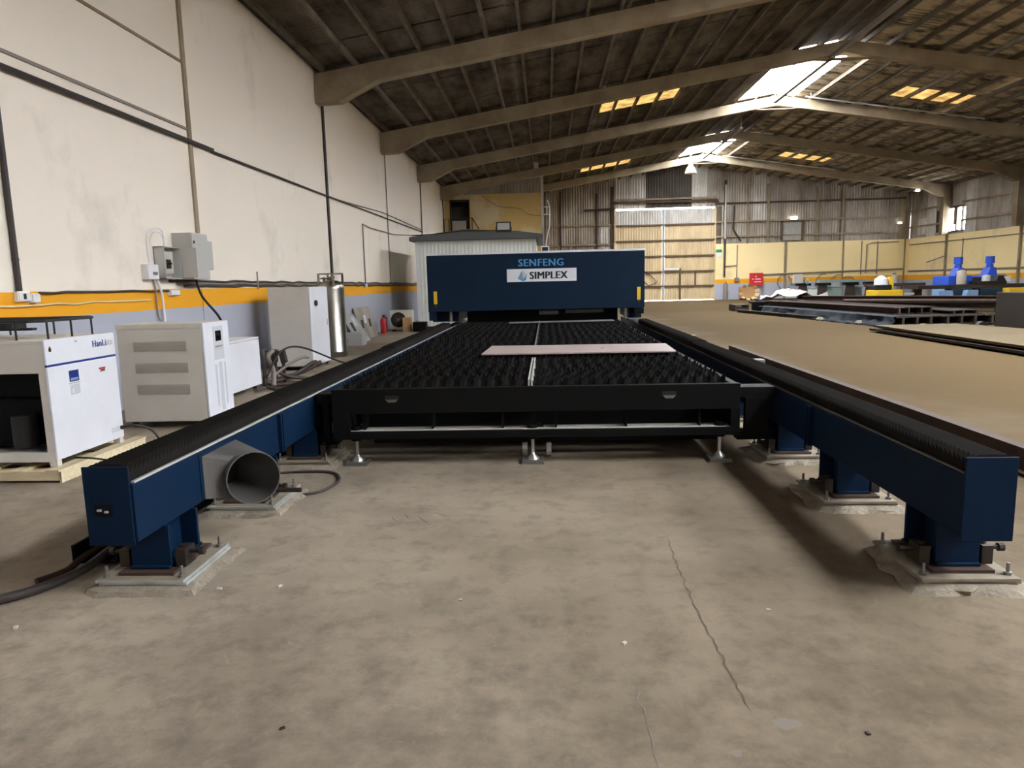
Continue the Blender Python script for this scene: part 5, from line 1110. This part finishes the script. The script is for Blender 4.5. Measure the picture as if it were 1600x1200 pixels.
# boxes under the bench
for k, (x0, x1, y0, z0, z1, m, lb) in enumerate(((17.3, 18.2, 33.0, .15, .85, M_GALV, 'grey metal bin under the long bench'), (18.4, 19.1, 32.0, .25, .62, M_WHITEC, 'white carton under the long bench'), (19.2, 19.9, 31.5, .25, .68, mat('pink_white', (232, 214, 212), .6), 'white and red carton under the long bench'))):
    f = MB(); f.box(x0, x1, y0, y0+.5, 0 if z0 < .2 else .2, z1); tag(f.build('storage_box', m, bevel=.02), lb, 'box')
f = MB(); f.box(18.2, 20.1, 31.4, 32.6, 0, .199); tag(f.build('low_platform', M_BROWN), 'low dark platform under the cartons', 'platform')
# long steel bench
BY = 29.6
t = thing('steel_bench', (17.5, BY, 0), 'long dark steel bench with pale blue slanted legs carrying the blue machine', 'bench')
f = MB(); f.box(14.9, 22.4, BY-.5, BY+.7, .78, .92); f.build('bench_top', M_DARKSTEEL, t)
t2 = thing('brown_trestle_beam', (15.9, BY+3.1, 0), 'brown beam on posts behind the yellow machine, left of the long bench', 'trestle')
f = MB(); f.box(14.6, 17.2, BY+3.4, BY+3.7, .86, 1.0); f.build('beam', M_BROWN, t2)
for x_ in (14.8, 16.9): f = MB(); f.box(x_-.1, x_+.1, BY+3.45, BY+3.65, 0, .86); f.build('post', M_BROWN, t2)
for k, x_ in enumerate((18.6, 19.6, 20.6, 21.8)):
    f = MB(); f.beam((x_, BY, 0), (x_+.5, BY, .78), .2, .16, (0, 1, 0)); f.build('leg', M_LBLUE if k in (0, 3) else M_GREYC, t)
for x_ in (15.2, 16.4, 17.5): f = MB(); f.box(x_-.1, x_+.1, BY, BY+.2, 0, .78); f.build('post', M_BROWN, t)
# blue twin-column machine
t = thing('twin_column_machine', (18.0, 30.8, 0), 'bright blue machine with two upright motor columns behind the bench', 'machine')
f = MB(); f.box(16.75, 19.1, 30.4, 31.6, 0, .9); f.build('base', M_LBLUE, t)
for x0 in (16.75, 18.15):
    f = MB(); f.box(x0, x0+.95, 30.4, 31.6, .9, 1.28); f.build('table_body', M_SKYBLUE, t, bevel=.03)
for x_ in (17.35, 18.65):
    f = MB(); f.prism([(x_-.16, 1.28), (x_+.25, 1.28), (x_+.18, 1.6), (x_-.03, 1.6)], 'y', 30.7, 31.2); f.build('neck', M_SKYBLUE, t)
    f = MB(); f.cyl((x_+.07, 30.95, 1.6), (x_+.07, 30.95, 1.72), .14, 14); f.cyl((x_+.07, 30.95, 1.76), (x_+.07, 30.95, 2.06), .17, 16); f.cyl((x_+.07, 30.95, 1.72), (x_+.07, 30.95, 1.76), .1, 14); f.build('motor', M_SKYBLUE, t)
f = MB(); f.box(18.85, 19.2, 30.3, 30.4, 1.0, 1.22); f.build('name_plate', M_WHITEC, t)
f = MB(); f.box(17.75, 18.15, 30.35, 30.45, .95, 1.2); f.build('guard', M_DARKSTEEL, t)
t = thing('motor_unit', (18.0, 29.6, .92), 'dark motor with a pale round cap on the bench between the blue columns', 'motor')
f = MB(); f.box(17.3, 18.35, 29.3, 29.9, .921, 1.05); f.prism([(18.1, 1.05), (18.5, .921), (18.5, 1.0), (18.35, 1.25), (18.15, 1.25)], 'y', 29.4, 29.8); f.build('body', M_RUBBER, t); f = MB(); f.lathe([(.16, 0), (.16, .18), (.1, .24), (.001, .25)], (17.75, 29.5, 1.05), 14); f.build('cap', M_GREYP, t, smooth=True)
f = MB(); f.box(18.1, 18.85, 28.6, 29.0, .1, .77); tag(f.build('yellow_stand', M_YEL, bevel=.02), 'yellow panel standing below the bench under the blue machine', 'panel')
f = MB(); f.box(18.1, 18.85, 28.55, 29.05, 0, .1); tag(f.build('panel_stand', M_BROWN), 'dark block under the yellow panel', 'stand')
f = MB(); f.prism([(15.5, 0), (17.0, 0), (17.0, .72), (16.6, .72), (16.5, .35), (16.1, .35), (16.0, .72), (15.5, .72)], 'y', 28.7, 29.0); tag(f.build('blue_bracket', M_LBLUE), 'pale blue notched bracket standing under the bench', 'bracket')
t = thing('drill_spindle', (20.9, 29.4, .92), 'dark pointed spindle standing upright on the right part of the bench', 'spindle')
f = MB(); f.lathe([(.001, 0), (.13, 0), (.11, .1), (.1, .46), (.04, .5), (.035, .62), (.001, .63)], (20.9, 29.4, .921), 12); f.build('shaft', M_DARKSTEEL, t, smooth=True)
f = MB(); f.lathe([(.001, 0), (.1, 0), (.05, .06), (.03, .17), (.001, .18)], (19.5, 29.4, .921), 12); tag(f.build('pointed_stop', M_DARKSTEEL), 'small dark pointed stop on the bench left of the tall spindle', 'spindle')
# dark upright plate at the right edge
t = thing('plate_cabinet', (11.5, 16.4, 0), 'large dark brown steel cabinet side standing at the right edge', 'cabinet')
f = MB(); f.box(10.76, 12.4, 15.2, 17.45, .0, .94); f.build('body', mat('dark_brown_plate', (52, 44, 38), .7, .1, (44, 37, 32), .7, 3), t, bevel=.01)
f = MB(); f.box(10.755, 10.76, 15.25, 17.4, .04, .90); f.build('side_plate', mat('dark_brown_plate', (66, 56, 48)), t)
f = MB(); f.cyl((10.6, 17.6, .12), (10.6, 17.75, .12), .12, 12); tag(f.build('wheel', M_RUBBER), 'small black wheel on the floor behind the dark cabinet', 'wheel')
# steel plates on the floor
for k, (z0, dx, lb) in enumerate(((.04, 0, 'lower large steel plate on the floor under the dusty one'), (.125, .06, 'large dusty steel plate lying on the floor at the right'))):
    f = MB(); f.prism([(8.0+dx, 9.0), (8.12+dx, 18.1-dx*2), (10.2, 18.0), (10.65, 15.1), (14.5, 15.1), (14.5, 9.0)], 'z', z0, z0+.05); tag(f.build('steel_plate', M_PLATE if k else M_DARKSTEEL), lb, 'steel plate')
for y_ in (9.6, 12.0, 14.5, 17.0): f = MB(); f.box(8.3, 10.5, y_, y_+.1, 0, .04); tag(f.build('plate_bearer', M_DARKSTEEL), {9.6:'nearest',12.0:'second nearest',14.5:'third nearest',17.0:'farthest'}[y_]+' dark bearer bar under the floor steel plates', 'steel bar', 'bearers under the floor plates')
for y_ in (10.5, 13.0, 16.0): f = MB(); f.box(8.4, 10.5, y_, y_+.08, .09, .125); tag(f.build('plate_spacer', M_DARKSTEEL), {10.5:'nearest',13.0:'middle',16.0:'farthest'}[y_]+' thin dark spacer bar between the two steel plates', 'steel bar', 'spacers between the floor plates')
# loose lumps by the tarp
for k, (x_, y_) in enumerate(((9.08, 20.9), (8.75, 23.0), (9.9, 19.0))):
    f = MB(); f.lathe([(.001, 0), (.11, 0), (.13, .05), (.07, .11), (.001, .12)], (x_, y_, 0), 8); tag(f.build('stone', M_GROUT), ('pale lump at the foot of the blue tarp', 'smaller pale lump farther along the tarp', 'pale lump at the near end of the tarp')[k], 'stone')
